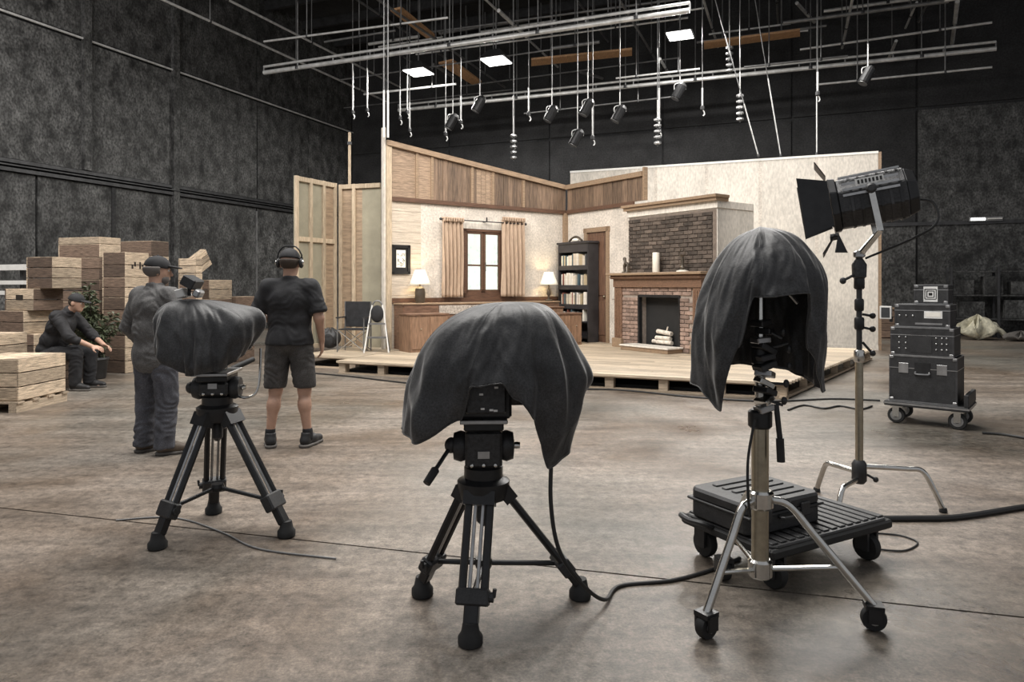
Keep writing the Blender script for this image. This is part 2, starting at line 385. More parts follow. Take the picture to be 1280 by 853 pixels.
pl = P(437, 300, 14.05); t = thing('tall_pole', 'thin pale timber pole rising above the raw flats', 'pole', (pl.x, pl.y, ST))
MB().bb(-.025, .025, -.02, .02, 0, 4.55-ST).build('upright', 'lumber', t); MB().bb(-.04, .04, -.035, .035, 4.3-ST, 4.36-ST).build('collar', 'steel_dark', t)

# ================================================================ set wall with the window
def sthing(name, label, cat, group=None): return thing(name, label, cat, (SC.x, SC.y, 0), SANG, group)
ZT = 3.09
AL = WA(483); topL = 4.23; topR = 3.73
def topz(a): return topR + (topL - topR)*a/AL
w0, zb_ = WA(628, 372); w1, zt_ = WA(579, 287); zb_ = 1.19; zt_ = WA(603, 287)[1]
ww = sthing('set_wall', 'cream set wall with double casement window under a raked timber frieze', 'set wall')
aR = WA(526)
MB().bb(0, w0, -.06, 0, ST, ZT).bb(w1, aR, -.06, 0, ST, ZT).bb(w0, w1, -.06, 0, ST, zb_).bb(w0, w1, -.06, 0, zt_, ZT).build('plaster_panel', 'plaster', ww)
for k in range(14):
    z0 = ST + k*(ZT-ST)/14
    MB().bb(aR, AL-.1, -.06, .004, z0+.002, z0+(ZT-ST)/14-.002).build('wall_board', 'plaster_rough', ww)
MB().bb(AL-.10, AL, -.14, .03, ST, topL).build('end_post', 'lumber', ww); MB().bb(AL+.003, AL+.05, -.12, -.02, ST, topL+.25).build('end_post', 'white_flat', ww)
MB().bb(0, AL-.1, .0, .05, ZT-.02, ZT+.06).build('picture_rail', 'trim_dark', ww)
# frieze boards
def fboard(parent, a, b, m_, pro=.0, alongb=False, tz=topz):
    if not alongb: vs_ = [(a, -.06, ZT+.06), (b, -.06, ZT+.06), (b, pro, ZT+.06), (a, pro, ZT+.06), (a, -.06, tz(a)-.1), (b, -.06, tz(b)-.1), (b, pro, tz(b)-.1), (a, pro, tz(a)-.1)]
    else: vs_ = [(-.06, a, ZT+.06), (-.06, b, ZT+.06), (pro, b, ZT+.06), (pro, a, ZT+.06), (-.06, a, tz(a)-.1), (-.06, b, tz(b)-.1), (pro, b, tz(b)-.1), (pro, a, tz(a)-.1)]
    return MB().add(vs_, [(3,2,1,0),(4,5,6,7),(0,1,5,4),(1,2,6,5),(2,3,7,6),(3,0,4,7)]).build('frieze_board', m_, parent)
aB = WA(541); aC = WA(521); aD0, aD1 = WA(616), WA(593)
n = 30
for k in range(n):
    a, b = aB*k/n, aB*(k+1)/n
    fboard(ww, a+.003, b-.003, 'frieze_light' if aD0 < (a+b)/2 < aD1 else 'frieze_board', random.uniform(-.004, .004))
fboard(ww, aB+.01, aC-.01, 'frieze_light', -.005); fboard(ww, aC, AL-.1, 'frieze_light', -.01)
for a in (aB+.02, aC, WA(590), WA(616), 1.2): fboard(ww, a-.03, a+.03, 'trim_wood', .022)
MB().add([(0, -.08, topR-.1), (AL, -.08, topL-.1), (AL, .06, topL-.1), (0, .06, topR-.1), (0, -.08, topR), (AL, -.08, topL), (AL, .06, topL), (0, .06, topR)],
         [(3,2,1,0),(4,5,6,7),(0,1,5,4),(1,2,6,5),(2,3,7,6),(3,0,4,7)]).build('top_beam', 'trim_wood', ww)
MB().bb(0, AL-.1, 0, .04, 1.10, 1.19).build('chair_rail', 'trim_dark', ww)
MB().bb(0, .09, .0, .09, ST, ZT).build('corner_post', 'trim_wood', ww)
# window
wf = MB(); fw = .055
wf.bb(w0, w0+fw, -.05, .03, zb_, zt_).bb(w1-fw, w1, -.05, .03, zb_, zt_).bb(w0, w1, -.05, .03, zt_-fw, zt_).bb(w0, w1, -.05, .03, zb_, zb_+.09)
wfo = wf.build('window_frame', 'trim_dark', ww)
mid = (w0+w1)/2; zm = WA(603, 332)[1]
for a0, a1 in ((w0+fw, mid-.004), (mid+.004, w1-fw)):
    c = MB(); z0, z1 = zb_+.09, zt_-fw
    c.bb(a0, a0+.05, -.035, .015, z0, z1).bb(a1-.05, a1, -.035, .015, z0, z1).bb(a0, a1, -.035, .015, z1-.05, z1).bb(a0, a1, -.035, .015, z0, z0+.07).bb(a0, a1, -.03, .01, zm-.018, zm+.018)
    co = c.build('casement', 'trim_dark', ww)
    for q0, q1 in ((z0+.07, zm-.018), (zm+.018, z1-.05)):
        MB().bb(a0+.05, a1-.05, -.012, -.008, q0, q1).build('pane', 'glass', co)
MB().tube([(mid-.03, .02, zm-.12), (mid-.03, .045, zm-.12), (mid-.03, .045, zm+.06), (mid-.03, .02, zm+.06)], .01).build('latch', 'chrome', ww)
MB().bb(w0-.02, w1+.02, -.02, .035, zt_, zt_+.14).build('pelmet', 'white_flat', ww)
t = sthing('sky_backing', 'glowing pale sky backing behind the set window panes', 'backdrop')
MB().bb(w0-.9, w1+.9, -.72, -.70, ST, 3.3).build('backing_sheet', 'sky_backing', t)
MB().bb(w0-.95, w0-.88, -.78, -.72, ST, 3.35).bb(w1+.88, w1+.95, -.78, -.72, ST, 3.35).build('frame', 'lumber', t)
# curtains
def curtain(x0, x1, label, ph):
    a1 = WA(x0, b=.14); a0 = WA(x1, b=.14); zt = WA((x0+x1)/2, 275, .14)[1]; zb = 1.2
    o = sthing('curtain', label, 'curtain', 'curtains at the set window')
    fn = lambda u, v: (a0+(a1-a0)*(u + .012*math.sin(v*7+u*20)*v), .14 + .045*math.sin(u*2*PI*5.5+ph + .5*math.sin(v*3))*(.5+.5*v) + .01*math.sin(u*31+v*5), zt + (zb-zt)*v)
    c = MB().sheet(fn, 90, 24).build('fabric', 'curtain', o, smooth='all')
    s = c.modifiers.new('s', 'SOLIDIFY'); s.thickness = .006
    h = MB().sheet(lambda u, v: (a0+(a1-a0)*u, .14 + .05*math.sin(u*2*PI*9+ph), zt + .05 - .09*v), 90, 3).build('heading', 'curtain', o, smooth='all')
    s = h.modifiers.new('s', 'SOLIDIFY'); s.thickness = .008
curtain(553, 579, 'tan pleated curtain hanging beside the framed picture side of the window', 0)
curtain(628, 655, 'tan pleated curtain hanging on the bookcase side of the window', 1.3)
ra0, ra1 = WA(657, b=.14), WA(551, b=.14); rz = WA(603, 277, .14)[1]
t = sthing('curtain_rod', 'thin dark curtain rod with small centre bracket above the set window', 'curtain rod')
MB().tube([(ra0, .14, rz), (ra1, .14, rz)], .012).build('rod', 'black_metal', t)
for a in (ra0, ra1): MB().ell((a, .14, rz), (.03, .03, .03)).build('finial', 'black_metal', t)
MB().bb(mid-.012, mid+.012, 0.001, .15, rz-.01, rz+.01).bb(mid-.012, mid+.012, .13, .15, rz, rz+.09).build('bracket', 'black_metal', t)
# picture on the wall
pa1, pz1 = WA(489, 306); pa0, pz0 = WA(512, 343)
t = sthing('framed_picture', 'black framed print of dark ink figures on white, beside the lamp', 'picture')
pm = MB(); fr = .055
pm.bb(pa0, pa0+fr, .006, .04, pz0, pz1).bb(pa1-fr, pa1, .006, .04, pz0, pz1).bb(pa0, pa1, .006, .04, pz0, pz0+fr).bb(pa0, pa1, .006, .04, pz1-fr, pz1)
pm.build('frame', 'picture_black', t); MB().bb(pa0+fr, pa1-fr, .006, .018, pz0+fr, pz1-fr).build('backing', 'picture_black', t)
mg = .045; MB().bb(pa0+fr+mg, pa1-fr-mg, .018, .022, pz0+fr+mg+.03, pz1-fr-mg).build('print', 'paper', t)
ink = MB(); cx, cz = (pa0+pa1)/2, (pz0+pz1)/2+.015
for k in range(26):
    x = cx + random.uniform(-.075, .075); z = cz + random.uniform(-.14, .14); an = random.uniform(0, PI); r = random.uniform(.015, .03)
    ink.bar((x-r*math.cos(an), .0235, z-r*math.sin(an)), (x+r*math.cos(an), .0235, z+r*math.sin(an)), .002, random.uniform(.01, .022), up=(0, 1, 0))
ink.build('ink_marks', 'picture_black', t)

# ================================================================ fireplace wall with the door
fwl = sthing('set_wall', 'cream set wall with brown door beside the fireplace', 'set wall')
BW = 2.44; CHB = FB(786, a=.25) - .1          # the chimney starts here
d0, d1 = FB(731), FB(762); dz = FB(750, 284)[1]
MB().bb(-.06, 0, 0.09, d0, ST, ZT).bb(-.06, 0, d1, CHB, ST, ZT).bb(-.06, 0, d0, d1, dz, ZT).build('plaster_panel', 'plaster', fwl)
MB().bb(0, .05, .09, BW-.24, ZT-.02, ZT+.06).build('picture_rail', 'trim_dark', fwl)
n = 16
for k in range(n): fboard(fwl, .06+(BW-.06)*k/n+.003, .06+(BW-.06)*(k+1)/n-.003, 'frieze_board', random.uniform(-.004, .004), True, lambda a: topR)
MB().bb(-.08, .06, 0.06, BW, topR-.1, topR).build('top_beam', 'trim_wood', fwl)
MB().bb(-.07, .03, BW, BW+.05, ZT+.06, topR+.08).build('end_post', 'trim_wood', fwl)
fr = MB(); fr.bb(-.05, .03, d0, d0+.09, ST, dz).bb(-.05, .03, d1-.09, d1, ST, dz).bb(-.05, .03, d0-.02, d1+.02, dz-.10, dz)
fr.build('door_frame', 'trim_wood', fwl)
dr = MB().bb(-.045, -.01, d0+.09, d1-.09, ST, dz-.10)
dr = dr.build('door', 'door_wood', fwl)
for z0, z1 in ((ST+.15, 1.1), (1.22, dz-.2)):
    for q in ((d0+.15, (d0+d1)/2-.03), ((d0+d1)/2+.03, d1-.15)):
        MB().bb(-.012, .004, q[0], q[1], z0, z1).build('door_panel', 'door_wood', dr, bevel=.01)
MB().ell((.03, d1-.14, 1.2), (.03, .03, .03)).build('knob', 'brass_steel', dr)
MB().bb(0.0, .02, d1+.08, d1+.16, 1.15, 1.65).build('wall_plate', 'white_flat', fwl)

# ================================================================ fireplace and chimney breast
fp = sthing('fireplace', 'brick fireplace with wooden mantel, dark firebox and tall chimney breast', 'fireplace')
CA = .25; cb0, cb1 = FB(786, a=CA), FB(897, a=CA); crz = FB(840, 254, CA)[1]
MT = 1.68; SAf = .46; s0, s1 = FB(770, a=SAf), FB(879, a=SAf)
MB().bb(-.78, CA, cb0, cb1, ST, crz-.05).build('chimney_core', 'white_flat', fp)
MB().bb(CA, CA+.006, cb0+.02, cb1-.02, MT, crz-.2).build('mortar_bed', 'mortar_dark', fp)
bl, bh, jt = .205, .064, .012
br_me = MB().bb(0, .022, 0, bl, 0, bh).mesh('brick', bevel=.004); br_me.materials.append(M['brick_dark'])
br_half = MB().bb(0, .022, 0, bl/2-jt/2, 0, bh).mesh('brick', bevel=.004); br_half.materials.append(M['brick_dark'])
def bricks(me, half, parent, a, b0, b1, z0, z1, skip=None):
    row = 0; z = z0
    while z + bh <= z1 + .001:
        b = b0
        if row % 2: put('brick', half, None, parent, (a+random.uniform(0, .005), b, z)); b += bl/2+jt/2
        while b + .05 < b1:
            use = me if b + bl <= b1 + .002 else half
            if use is half and b + bl/2 > b1: break
            if not (skip and skip(b + (bl if use is me else bl/2)/2, z+bh/2)): put('brick', use, None, parent, (a+random.uniform(0, .006), b, z))
            b += bl + jt
        z += bh + jt; row += 1
bricks(br_me, br_half, fp, CA+.004, cb0+.02, cb1-.02, MT+.005, crz-.2)
MB().bb(-.75, CA+.03, cb0-.02, cb1+.02, crz-.18, crz-.06).build('white_band', 'white_flat', fp)
MB().bb(.012, CA+.10, cb0-.06, cb1+.05, crz-.06, crz+.0).bb(.012, CA+.14, cb0-.09, cb1+.07, crz, crz+.05).build('cornice', 'trim_wood', fp)
# lower surround
f0, f1 = FB(799, a=SAf), FB(850, a=SAf); fzt = FB(825, 370, SAf)[1]; fzb = ST+.02
MB().bb(CA, SAf-.002, s0, f0-.0, ST, MT-.1).bb(CA, SAf-.002, f1, s1, ST, MT-.1).bb(CA, SAf-.002, f0, f1, fzt, MT-.1).build('mortar_bed', 'mortar', fp)
b2 = MB().bb(0, .022, 0, bl, 0, bh).mesh('brick', bevel=.004); b2.materials.append(M['brick_red'])
b2h = MB().bb(0, .022, 0, bl/2-jt/2, 0, bh).mesh('brick', bevel=.004); b2h.materials.append(M['brick_red'])
pw = .2
bricks(b2, b2h, fp, SAf-.004, s0+pw, f0-.01, ST+.01, fzt)
bricks(b2, b2h, fp, SAf-.004, f1+.01, s1-pw, ST+.01, fzt)
bricks(b2, b2h, fp, SAf-.004, s0+pw, s1-pw, fzt+.012, MT-.28)
MB().bb(CA+.001, CA+.02, f0, f1, ST, fzt).build('firebox_back', 'firebox', fp)
MB().bb(SAf-.06, SAf+.025, f0-.02, f0+.02, ST, fzt).bb(SAf-.06, SAf+.025, f1-.02, f1+.02, ST, fzt).bb(SAf-.06, SAf+.025, f0, f1, fzt-.03, fzt+.02).build('firebox_frame', 'black_metal', fp)
for b0_, b1_ in ((s0, s0+pw), (s1-pw, s1)):
    MB().bb(CA, SAf+.05, b0_, b1_, ST+.18, MT-.28).build('pilaster', 'mantel_wood', fp, bevel=.008)
    MB().bb(CA, SAf+.09, b0_-.03, b1_+.03, ST, ST+.18).build('plinth', 'trim_wood', fp, bevel=.008)
    for k in range(3): MB().bb(SAf+.05, SAf+.062, b0_+.04+k*.05, b0_+.065+k*.05, ST+.22, MT-.33).build('flute', 'mantel_wood', fp)
MB().bb(CA, SAf+.07, s0-.01, s1+.01, MT-.28, MT-.12).build('mantel_frieze', 'mantel_wood', fp)
MB().bb(CA, SAf+.14, s0-.05, s1+.05, MT-.12, MT-.05).build('mantel_moulding', 'mantel_wood', fp, bevel=.02)
MB().bb(CA+.012, SAf+.20, s0-.1, s1+.1, MT-.05, MT).build('mantel_shelf', 'trim_wood', fp, bevel=.008)
MB().bb(SAf+.02, SAf+.42, f0-.08, f1+.08, ST+.001, ST+.075).build('hearth', 'trim_wood', fp, bevel=.005)
MB().bb(SAf+.02, SAf+.44, f0-.1, f1+.1, ST+.076, ST+.105).build('hearth_slab', 'white_flat', fp, bevel=.005)
# logs in the firebox
fm = (f0+f1)/2
for k, (b, z, dx, an) in enumerate(((fm-.1, ST+.154, -.032, 0), (fm+.09, ST+.154, .056, 0), (fm+.02, ST+.229, .012, 0), (fm+.05, ST+.338, .012, -.25))):
    t = thing('firewood_log', 'pale birch log piled in the dark firebox', 'log', SL(SAf-.11+dx, b, z), SANG, 'birch logs in the firebox')
    MB().tube([(0, -.18*math.cos(an), -.18*math.sin(an)*.4), (0.0, .18*math.cos(an), .18*math.sin(an)*.4)], .042, 10).build('bark', 'birch', t, smooth=True)
    if k == 3: MB().tube([(0, .05, .03), (.01, .09, .11)], .014, 6).build('twig', 'birch', t)
t = thing('fire_grate', 'black iron grate under the logs in the firebox', 'grate', SL(SAf-.11, fm, ST+.0), SANG)
for k in range(6): MB().bb(-.07, .07, -.25+k*.1-.008, -.25+k*.1+.008, .09, .11).build('bar', 'black_metal', t)
for y in (-.24, .24): MB().bb(-.06, .06, y-.01, y+.01, 0, .09).build('leg', 'black_metal', t)
# mantel ornaments
def onmantel(x): 
    return SL(SAf-.02, FB(x, a=SAf-.02), MT)
t = thing('figurine', 'small dark carved figurine at the end of the mantel nearest the door', 'figurine', onmantel(783), SANG)
MB().bb(-.05, .05, -.08, .08, 0, .03).build('base', 'lamp_body', t, bevel=.006)
MB().tube(smooth_path([(0, -.04, .03), (.0, -.05, .12), (.01, -.02, .2), (0, -.05, .28)]), [.03]*7+[.035]*6+[.03]*6, 8).tube(smooth_path([(0, .05, .03), (0, .045, .14), (0, .01, .2)]), .026, 8).ell((0, -.05, .28), (.035, .035, .04)).build('figure', 'lamp_body', t, smooth=True)
t = thing('pillar_candle', 'tall cream pillar candle on the mantel', 'candle', onmantel(820))
MB().lathe([(.06, 0), (.068, .01), (.068, .37), (.055, .375), (.03, .36)], 20).build('wax', 'candle', t, smooth=True); MB().tube([(0, 0, .355), (.004, 0, .395)], .004, 6).build('wick', 'black_metal', t)
t = thing('candlestick', 'dark figured candlestick on a pale round base on the mantel', 'candlestick', onmantel(853), SANG)
MB().lathe([(.11, 0), (.11, .02), (.05, .035)], 20).build('base', 'candle', t, smooth=True)
MB().lathe([(.02, .035), (.045, .08), (.02, .14), (.035, .2), (.018, .26), (.03, .3), (.04, .31)], 14).build('stem', 'lamp_body', t, smooth=True)
for s_ in (-1, 1): MB().tube(smooth_path([(0, 0, .27), (0, .05*s_, .3), (0, .06*s_, .36), (0, .03*s_, .42)]), .009, 6).build('arm', 'lamp_body', t, smooth=True)

# ================================================================ furniture along the window wall
t = sthing('sideboard', 'long low walnut sideboard under the set window', 'sideboard')
SBa0, SBa1, SBh = .55, AL-.14, ST+.88
MB().bb(SBa0, SBa1, .045, .44, ST, SBh-.03).build('carcass', 'walnut', t)
MB().bb(SBa0-.02, SBa1+.02, .045, .46, SBh-.03, SBh).build('worktop', 'trim_wood', t, bevel=.004)
ga0, ga1 = WA(571, b=.44), WA(517, b=.44)
for k in range(5):
    a0 = SBa0 + (SBa1-SBa0)*k/5+.01; a1 = SBa0 + (SBa1-SBa0)*(k+1)/5-.01
    d = MB().bb(a0, a1, .44, .458, ST+.06, SBh-.25).build('door', 'walnut', t)
    MB().bb((a0+a1)/2-.05, (a0+a1)/2+.05, .458, .475, SBh-.31, SBh-.295).build('handle', 'brass_steel', d)
    MB().bb(a0, a1, .44, .458, SBh-.22, SBh-.05).build('drawer', 'granite' if a1 > 2.6 and a1 < 4.1 else 'walnut', t)
def desk(label, a0, a1, b0, b1, h, m_):
    t = sthing('writing_desk', label, 'desk')
    MB().bb(a0, a1, b0, b1, ST+.001, ST+h-.03).build('carcass', m_, t); MB().bb(a0-.02, a1+.02, b0-.02, b1+.02, ST+h-.03, ST+h).build('desk_top', 'walnut', t, bevel=.004)
    am = (a0+a1)/2
    for q0, q1 in ((a0+.03, am-.01), (am+.01, a1-.03)):
        d = MB().bb(q0, q1, b1, b1+.015, ST+.06, ST+h-.06).build('drawer_front', m_, t); MB().ell(((q0+q1)/2, b1+.025, ST+h*.6), (.015, .015, .015), 8, 6).build('knob', 'brass_steel', d)
desk('orange wooden desk in front of the sideboard, beneath the framed picture', WA(560, b=.98), WA(513, b=.98), .52, .98, .70, 'desk_orange')
desk('square wooden cabinet beside the bookcase, standing before the sideboard', WA(704, b=1.0), WA(676, b=1.0), .55, 1.0, .78, 'desk_orange')
desk('low reddish wooden box cabinet in front of the bookcase', WA(727, b=1.44), WA(699, b=1.44), 1.06, 1.44, .66, 'desk_orange')
def lamp(x, label, body, sh=1):
    a = WA(x, b=.25); t = thing('table_lamp', label, 'lamp', SL(a, .25, SBh))
    if body == 'urn': MB().lathe([(.08, 0), (.085, .02), (.10, .05), (.105, .2), (.09, .28), (.05, .31), (.02, .33), (.015, .42)], 18).build('base', 'lamp_body', t, smooth=True)
    else: MB().lathe([(.09, 0), (.09, .025), (.03, .04), (.02, .1), (.05, .16), (.035, .24), (.015, .3), (.012, .42)], 18).build('base', 'lamp_body', t, smooth=True)
    n = 24
    s = MB().sheet(lambda u, v: ((.205-.105*v)*math.cos(2*PI*u), (.205-.105*v)*math.sin(2*PI*u), .36+.28*v), n, 4, closed=True).build('lamp_shade', 'shade', t, smooth='all')
    md = s.modifiers.new('s', 'SOLIDIFY'); md.thickness = .004
    MB().lathe([(.008, .42), (.03, .46), (.03, .5), (.01, .53)], 10).build('bulb', 'tube_glow', t, smooth=True)
    l = bpy.data.lights.new('bulb_light', 'POINT'); l.energy = 5; l.color = (1, .8, .5); l.shadow_soft_size = .04
    lo = bpy.data.objects.new('bulb_light', l); COL.objects.link(lo); lo.parent = t; lo.location = (0, 0, .58)
lamp(525, 'lit table lamp with dark urn base beneath the framed picture', 'urn'); lamp(686, 'lit table lamp with slim turned base beside the bookcase', 'turned')
# bookcase and books
bk = sthing('bookcase', 'tall black bookcase in the set corner holding rows of books', 'bookcase')
BA0, BA1, Bb0, Bb1, BH = .035, .33, .135, 1.15, 2.13
MB().bb(BA0, BA1, Bb0, Bb0+.03, ST, ST+BH).build('side_panel', 'bookcase', bk); MB().bb(BA0, BA1, Bb1-.03, Bb1, ST, ST+BH).build('side_panel', 'bookcase', bk)
MB().bb(BA0, BA0+.015, Bb0+.03, Bb1-.03, ST, ST+BH).build('back_panel', 'bookcase', bk)
MB().bb(BA0, BA1+.03, Bb0-.03, Bb1+.03, ST+BH, ST+BH+.05).build('top', 'bookcase', bk, bevel=.008)
shz = [ST+.08, ST+.42, ST+.78, ST+1.2, ST+1.63]
for z in shz: MB().bb(BA0+.015, BA1-.01, Bb0+.03, Bb1-.03, z, z+.03).build('shelf', 'bookcase', bk)
MB().bb(BA1-.02, BA1, Bb0+.03, Bb1-.03, ST+1.95, ST+BH).build('header', 'bookcase', bk)
for z in shz[2:]: MB().bb(BA1-.012, BA1, Bb0+.03, Bb1-.03, z-.07, z+.03).build('lip', 'bookcase', bk)
tone = ['cream', 'white', 'maroon', 'dark teal', 'tan', 'black', 'beige']; shn = ['', 'lower', 'lowest filled', 'middle', 'upper']
for si in (1, 2, 3, 4):
    b = Bb0+.08
    while b < Bb1-.1:
        th = random.uniform(.028, .055); hgt = random.uniform(.19, .27); dp = random.uniform(.15, .2)
        if random.random() < .12 and si != 4: b += .06
        if si == 1 and random.random() < .6: b += th; continue
        ci = random.choice([0, 1, 1, 0, 2, 3, 4, 5, 6, 6, 1]); 
        t = thing('book', '%s %s %s book on the %s shelf of the black bookcase' % ('tall' if hgt > .235 else 'short', 'thick' if th > .041 else 'thin', tone[ci], shn[si]), 'book', SL(BA1-.03-dp/2, b+th/2, shz[si]+.031), SANG, 'books in the black bookcase')
        MB().bb(-dp/2, dp/2, -th/2, -th/2+.004, 0, hgt).bb(-dp/2, dp/2, th/2-.004, th/2, 0, hgt).bb(dp/2-.004, dp/2, -th/2, th/2, 0, hgt).build('cover', 'book%d' % ci, t)
        MB().bb(-dp/2+.004, dp/2-.004, -th/2+.004, th/2-.004, .004, hgt-.006).build('pages', 'paper', t)
        b += th + .004
t = thing('bowl_ornament', 'dark curved ornament resting on top of the bookcase', 'ornament', SL(.17, .55, ST+BH+.05), SANG)
MB().tube(smooth_path([(0, -.22, .02), (0, -.12, .09), (0, 0, .12), (0, .12, .09), (0, .22, .02)]), .025, 8).build('arch', 'lamp_body', t, smooth=True); MB().ell((0, 0, .045), (.07, .1, .045)).build('bowl', 'candle', t, smooth=True)

# ================================================================ white flat wall on the right
we = Vector((8.12, 15.3, 0)); t = thing('set_flat', 'tall white panelled flat wall running behind the fireplace', 'stage flat', (we.x, we.y, 0), BANG)
pwid = [1.25, 1.22, 1.22, 1.22, 1.22, 1.0]; x = 0
for k, pw_ in enumerate(pwid):
    MB().bb(x-pw_+.006, x-.006, 0, .03, 0, 4.37).build('panel', 'white_flat', t); MB().bb(x-.02, x+.02, .03, .1, 0, 4.37).build('stud', 'lumber', t); x -= pw_
MB().bb(x, 0, -.012, .05, 4.37, 4.42).build('cap', 'white_paint', t); MB().bb(.0, .06, -.0, .12, 0, 4.40).build('edge_post', 'trim_wood', t)
MB().bb(x, 0, -.012, 0, 0, .1).build('bottom_rail', 'white_flat', t)
for k in range(5):
    MB().bb(-1.25-k*1.22-.035+.0, -1.25-k*1.22+.035, -.006, 0, .1, 4.37).build('seam_tape', 'plaster', t)
from mathutils import noise
# ================================================================ camera tripods
def tripod(label, c, feet, zb, sub=.7, yaw=0.0):
    """c: centre on the floor; feet: world foot points; zb: height of the bowl"""
    t = thing('camera_tripod', label, 'tripod', (c.x, c.y, 0)); lz = .16*zb/.55
    hub = Vector((0, 0, lz + .05))
    for f in feet:
        f = Vector((f.x - c.x, f.y - c.y, 0)); d = f.normalized(); side = Vector((-d.y, d.x, 0))
        top = d*.075 + Vector((0, 0, zb)); ank = f*.97 + Vector((0, 0, .075)); ax = (ank - top)
        e1 = top + ax*.80; lg = MB()
        for s in (-1, 1):
            lg.tube([top + side*.046*s, e1 + side*.046*s], .017, 8)
        lg.bar(top + ax*.0 - side*.0, top + ax*.11, .135, .06, up=d)
        lo = lg.build('leg', 'black_metal', t, smooth=True)
        inn = MB()
        for s in (-1, 1): inn.tube([top + ax*.08 + side*.016*s, top + ax*.88 + side*.016*s], .0075, 8)
        inn.build('inner_tube', 'silver_edge', lo, smooth=True)
        MB().bar(top + ax*.74, top + ax*.87, .135, .062, up=d).build('clamp', 'black_plastic', lo, bevel=.008)
        MB().bar(top + ax*.84, ank, .06, .046, up=d).build('lower_tube', 'black_metal', lo, bevel=.006)
        kn = top + ax*.8; MB().tube([kn + side*.055, kn + side*.085], .02, 10).tube([kn + side*.085, kn + side*.09 + Vector((0, 0, .035))], .008, 6).build('clamp_knob', 'black_plastic', lo)
        a = ank; MB().lathe([(.042, 0), (.05, .006), (.05, .034), (.038, .05), (.03, .09)], 14, Matrix.Translation((f.x, f.y, 0))).build('foot', 'rubber', lo, smooth=True)
        sp = top + ax*.80 - d*.0; MB().tube([hub, hub + (sp - hub)*.55 + Vector((0, 0, .0)), sp], .012, 8).build('spreader_arm', 'black_metal', t)
    MB().lathe([(.035, -.02), (.04, 0), (.035, .02)], 12, Matrix.Translation(hub)).build('spreader_hub', 'black_metal', t)
    MB().lathe([(.06, zb-.06), (.105, zb-.045), (.115, zb), (.115, zb+.03), (.09, zb+.045)], 20).build('bowl', 'black_metal', t, smooth=True)
    MB().lathe([(.012, zb-.17), (.03, zb-.15), (.03, zb-.08), (.012, zb-.05)], 12).build('bowl_clamp', 'black_plastic', t, smooth=True)
    return t
def fluid_head(t, zb, zt, yaw, bar_to, right_bar=None):
    R = Matrix.Rotation(yaw, 4, 'Z'); h = zt - zb
    def b(name, x0, x1, y0, y1, z0, z1, m_, bev=.006): return MB().bb(x0, x1, y0, y1, z0, z1, R).build(name, m_, t, bevel=bev)
    MB().lathe([(.085, zb+.045), (.085, zb+.09), (.07, zb+.10)], 20).build('pan_base', 'black_metal', t, smooth=True)
    b('head_body', -.08, .08, -.085, .085, zb+.10, zt-.06, 'black_crackle', .012)
    b('head_plate', -.085, .085, -.11, .11, zt-.055, zt-.02, 'black_metal')
    b('camera_plate', -.10, .10, -.15, .15, zt-.018, zt, 'silver_edge', .003)
    for s in (-1, 1):
        M_ = R @ Matrix.Translation((s*.08, 0, zb+.10+(h-.16)*.5)) @ Matrix.Rotation(s*PI/2, 4, 'Y')
        MB().lathe([(.062, 0), (.068, .02), (.058, .05), (.02, .055)], 18, M_).build('drag_dial', 'black_plastic', t, smooth=True)
        MB().lathe([(.014, .05), (.016, .065), (.014, .08)], 10, M_).build('dial_cap', 'chrome', t, smooth=True)
    MB().box((R @ Vector((.0, -.088, zb+.16))), (.05, .008, .03), R).build('level_plate', 'silver_edge', t)
    for k in range(3):
        q = R @ Vector((-.05+.05*k, -.09, zb+.115)); MB().ell(q, (.009, .006, .009), 8, 6).build('screw', 'chrome', t)
    j = R @ Vector((-.14, -.02, zb+.10+(h-.16)*.55)); bt = Vector(bar_to); mdl = j + (bt-j)*.62
    MB().ell(j, (.03, .03, .035)).build('rosette', 'black_plastic', t, smooth=True)
    p = MB().tube([j, mdl, bt], .009, 8).build('pan_bar', 'black_metal', t); MB().tube([mdl, mdl+(bt-mdl)*.1, bt], [.012, .019, .017], 10).build('grip', 'rubber', p, smooth=True)
    if right_bar:
        p = MB().tube(smooth_path(right_bar, 5), .009, 8).build('pan_bar', 'chrome', t, smooth=True)
C1 = Vector((-.125, 3.03, 0))
t1 = tripod('low black tripod under the wide draped camera, pan bar out to one side', C1, [G(588, 806), G(528, 745), G(725, 748)], .54)
fluid_head(t1, .54, .86, .05, (-.23, -.16, .60))
C2 = Vector((-1.715, 4.02, 0))
t2 = tripod('black tripod with silver inner tubes standing before the two standing men', C2, [G(197, 686), G(358, 671), G(267, 642)], .69)
fluid_head(t2, .69, .93, .1, (.05, .42, .95), [(.08, .0, .79), (.2, -.05, .78), (.255, -.04, .84), (.26, -.02, 1.06)])
# ================================================================ cameras under the covers
def body_camera(label, c, z0, yaw, L, vf=False):
    t = thing('video_camera', label, 'camera', (c.x, c.y, z0 + .001), yaw)
    MB().bb(-.11, .11, -L*.45, L*.25, .0, .30).build('body', 'black_plastic', t, bevel=.012)
    MB().bb(-.085, .085, -L*.45-.05, -L*.45, .03, .26).build('battery_plate', 'black_crackle', t, bevel=.008)
    for k in range(9):
        x = random.uniform(-.07, .07); z = random.uniform(.04, .24); MB().bb(x-.008, x+.008, -L*.45-.056, -L*.45-.05, z-.004, z+.004).build('button', 'decal', t)
    MB().lathe([(.05, 0), (.06, .02), (.065, .08), (.075, .09), (.075, .11)], 18, Matrix.Translation((0, L*.25, .15)) @ Matrix.Rotation(-PI/2, 4, 'X')).build('lens', 'black_metal', t, smooth=True)
    MB().bb(-.03, .03, -.15, .12, .30, .34).build('top_handle', 'black_plastic', t, bevel=.01)
    return t
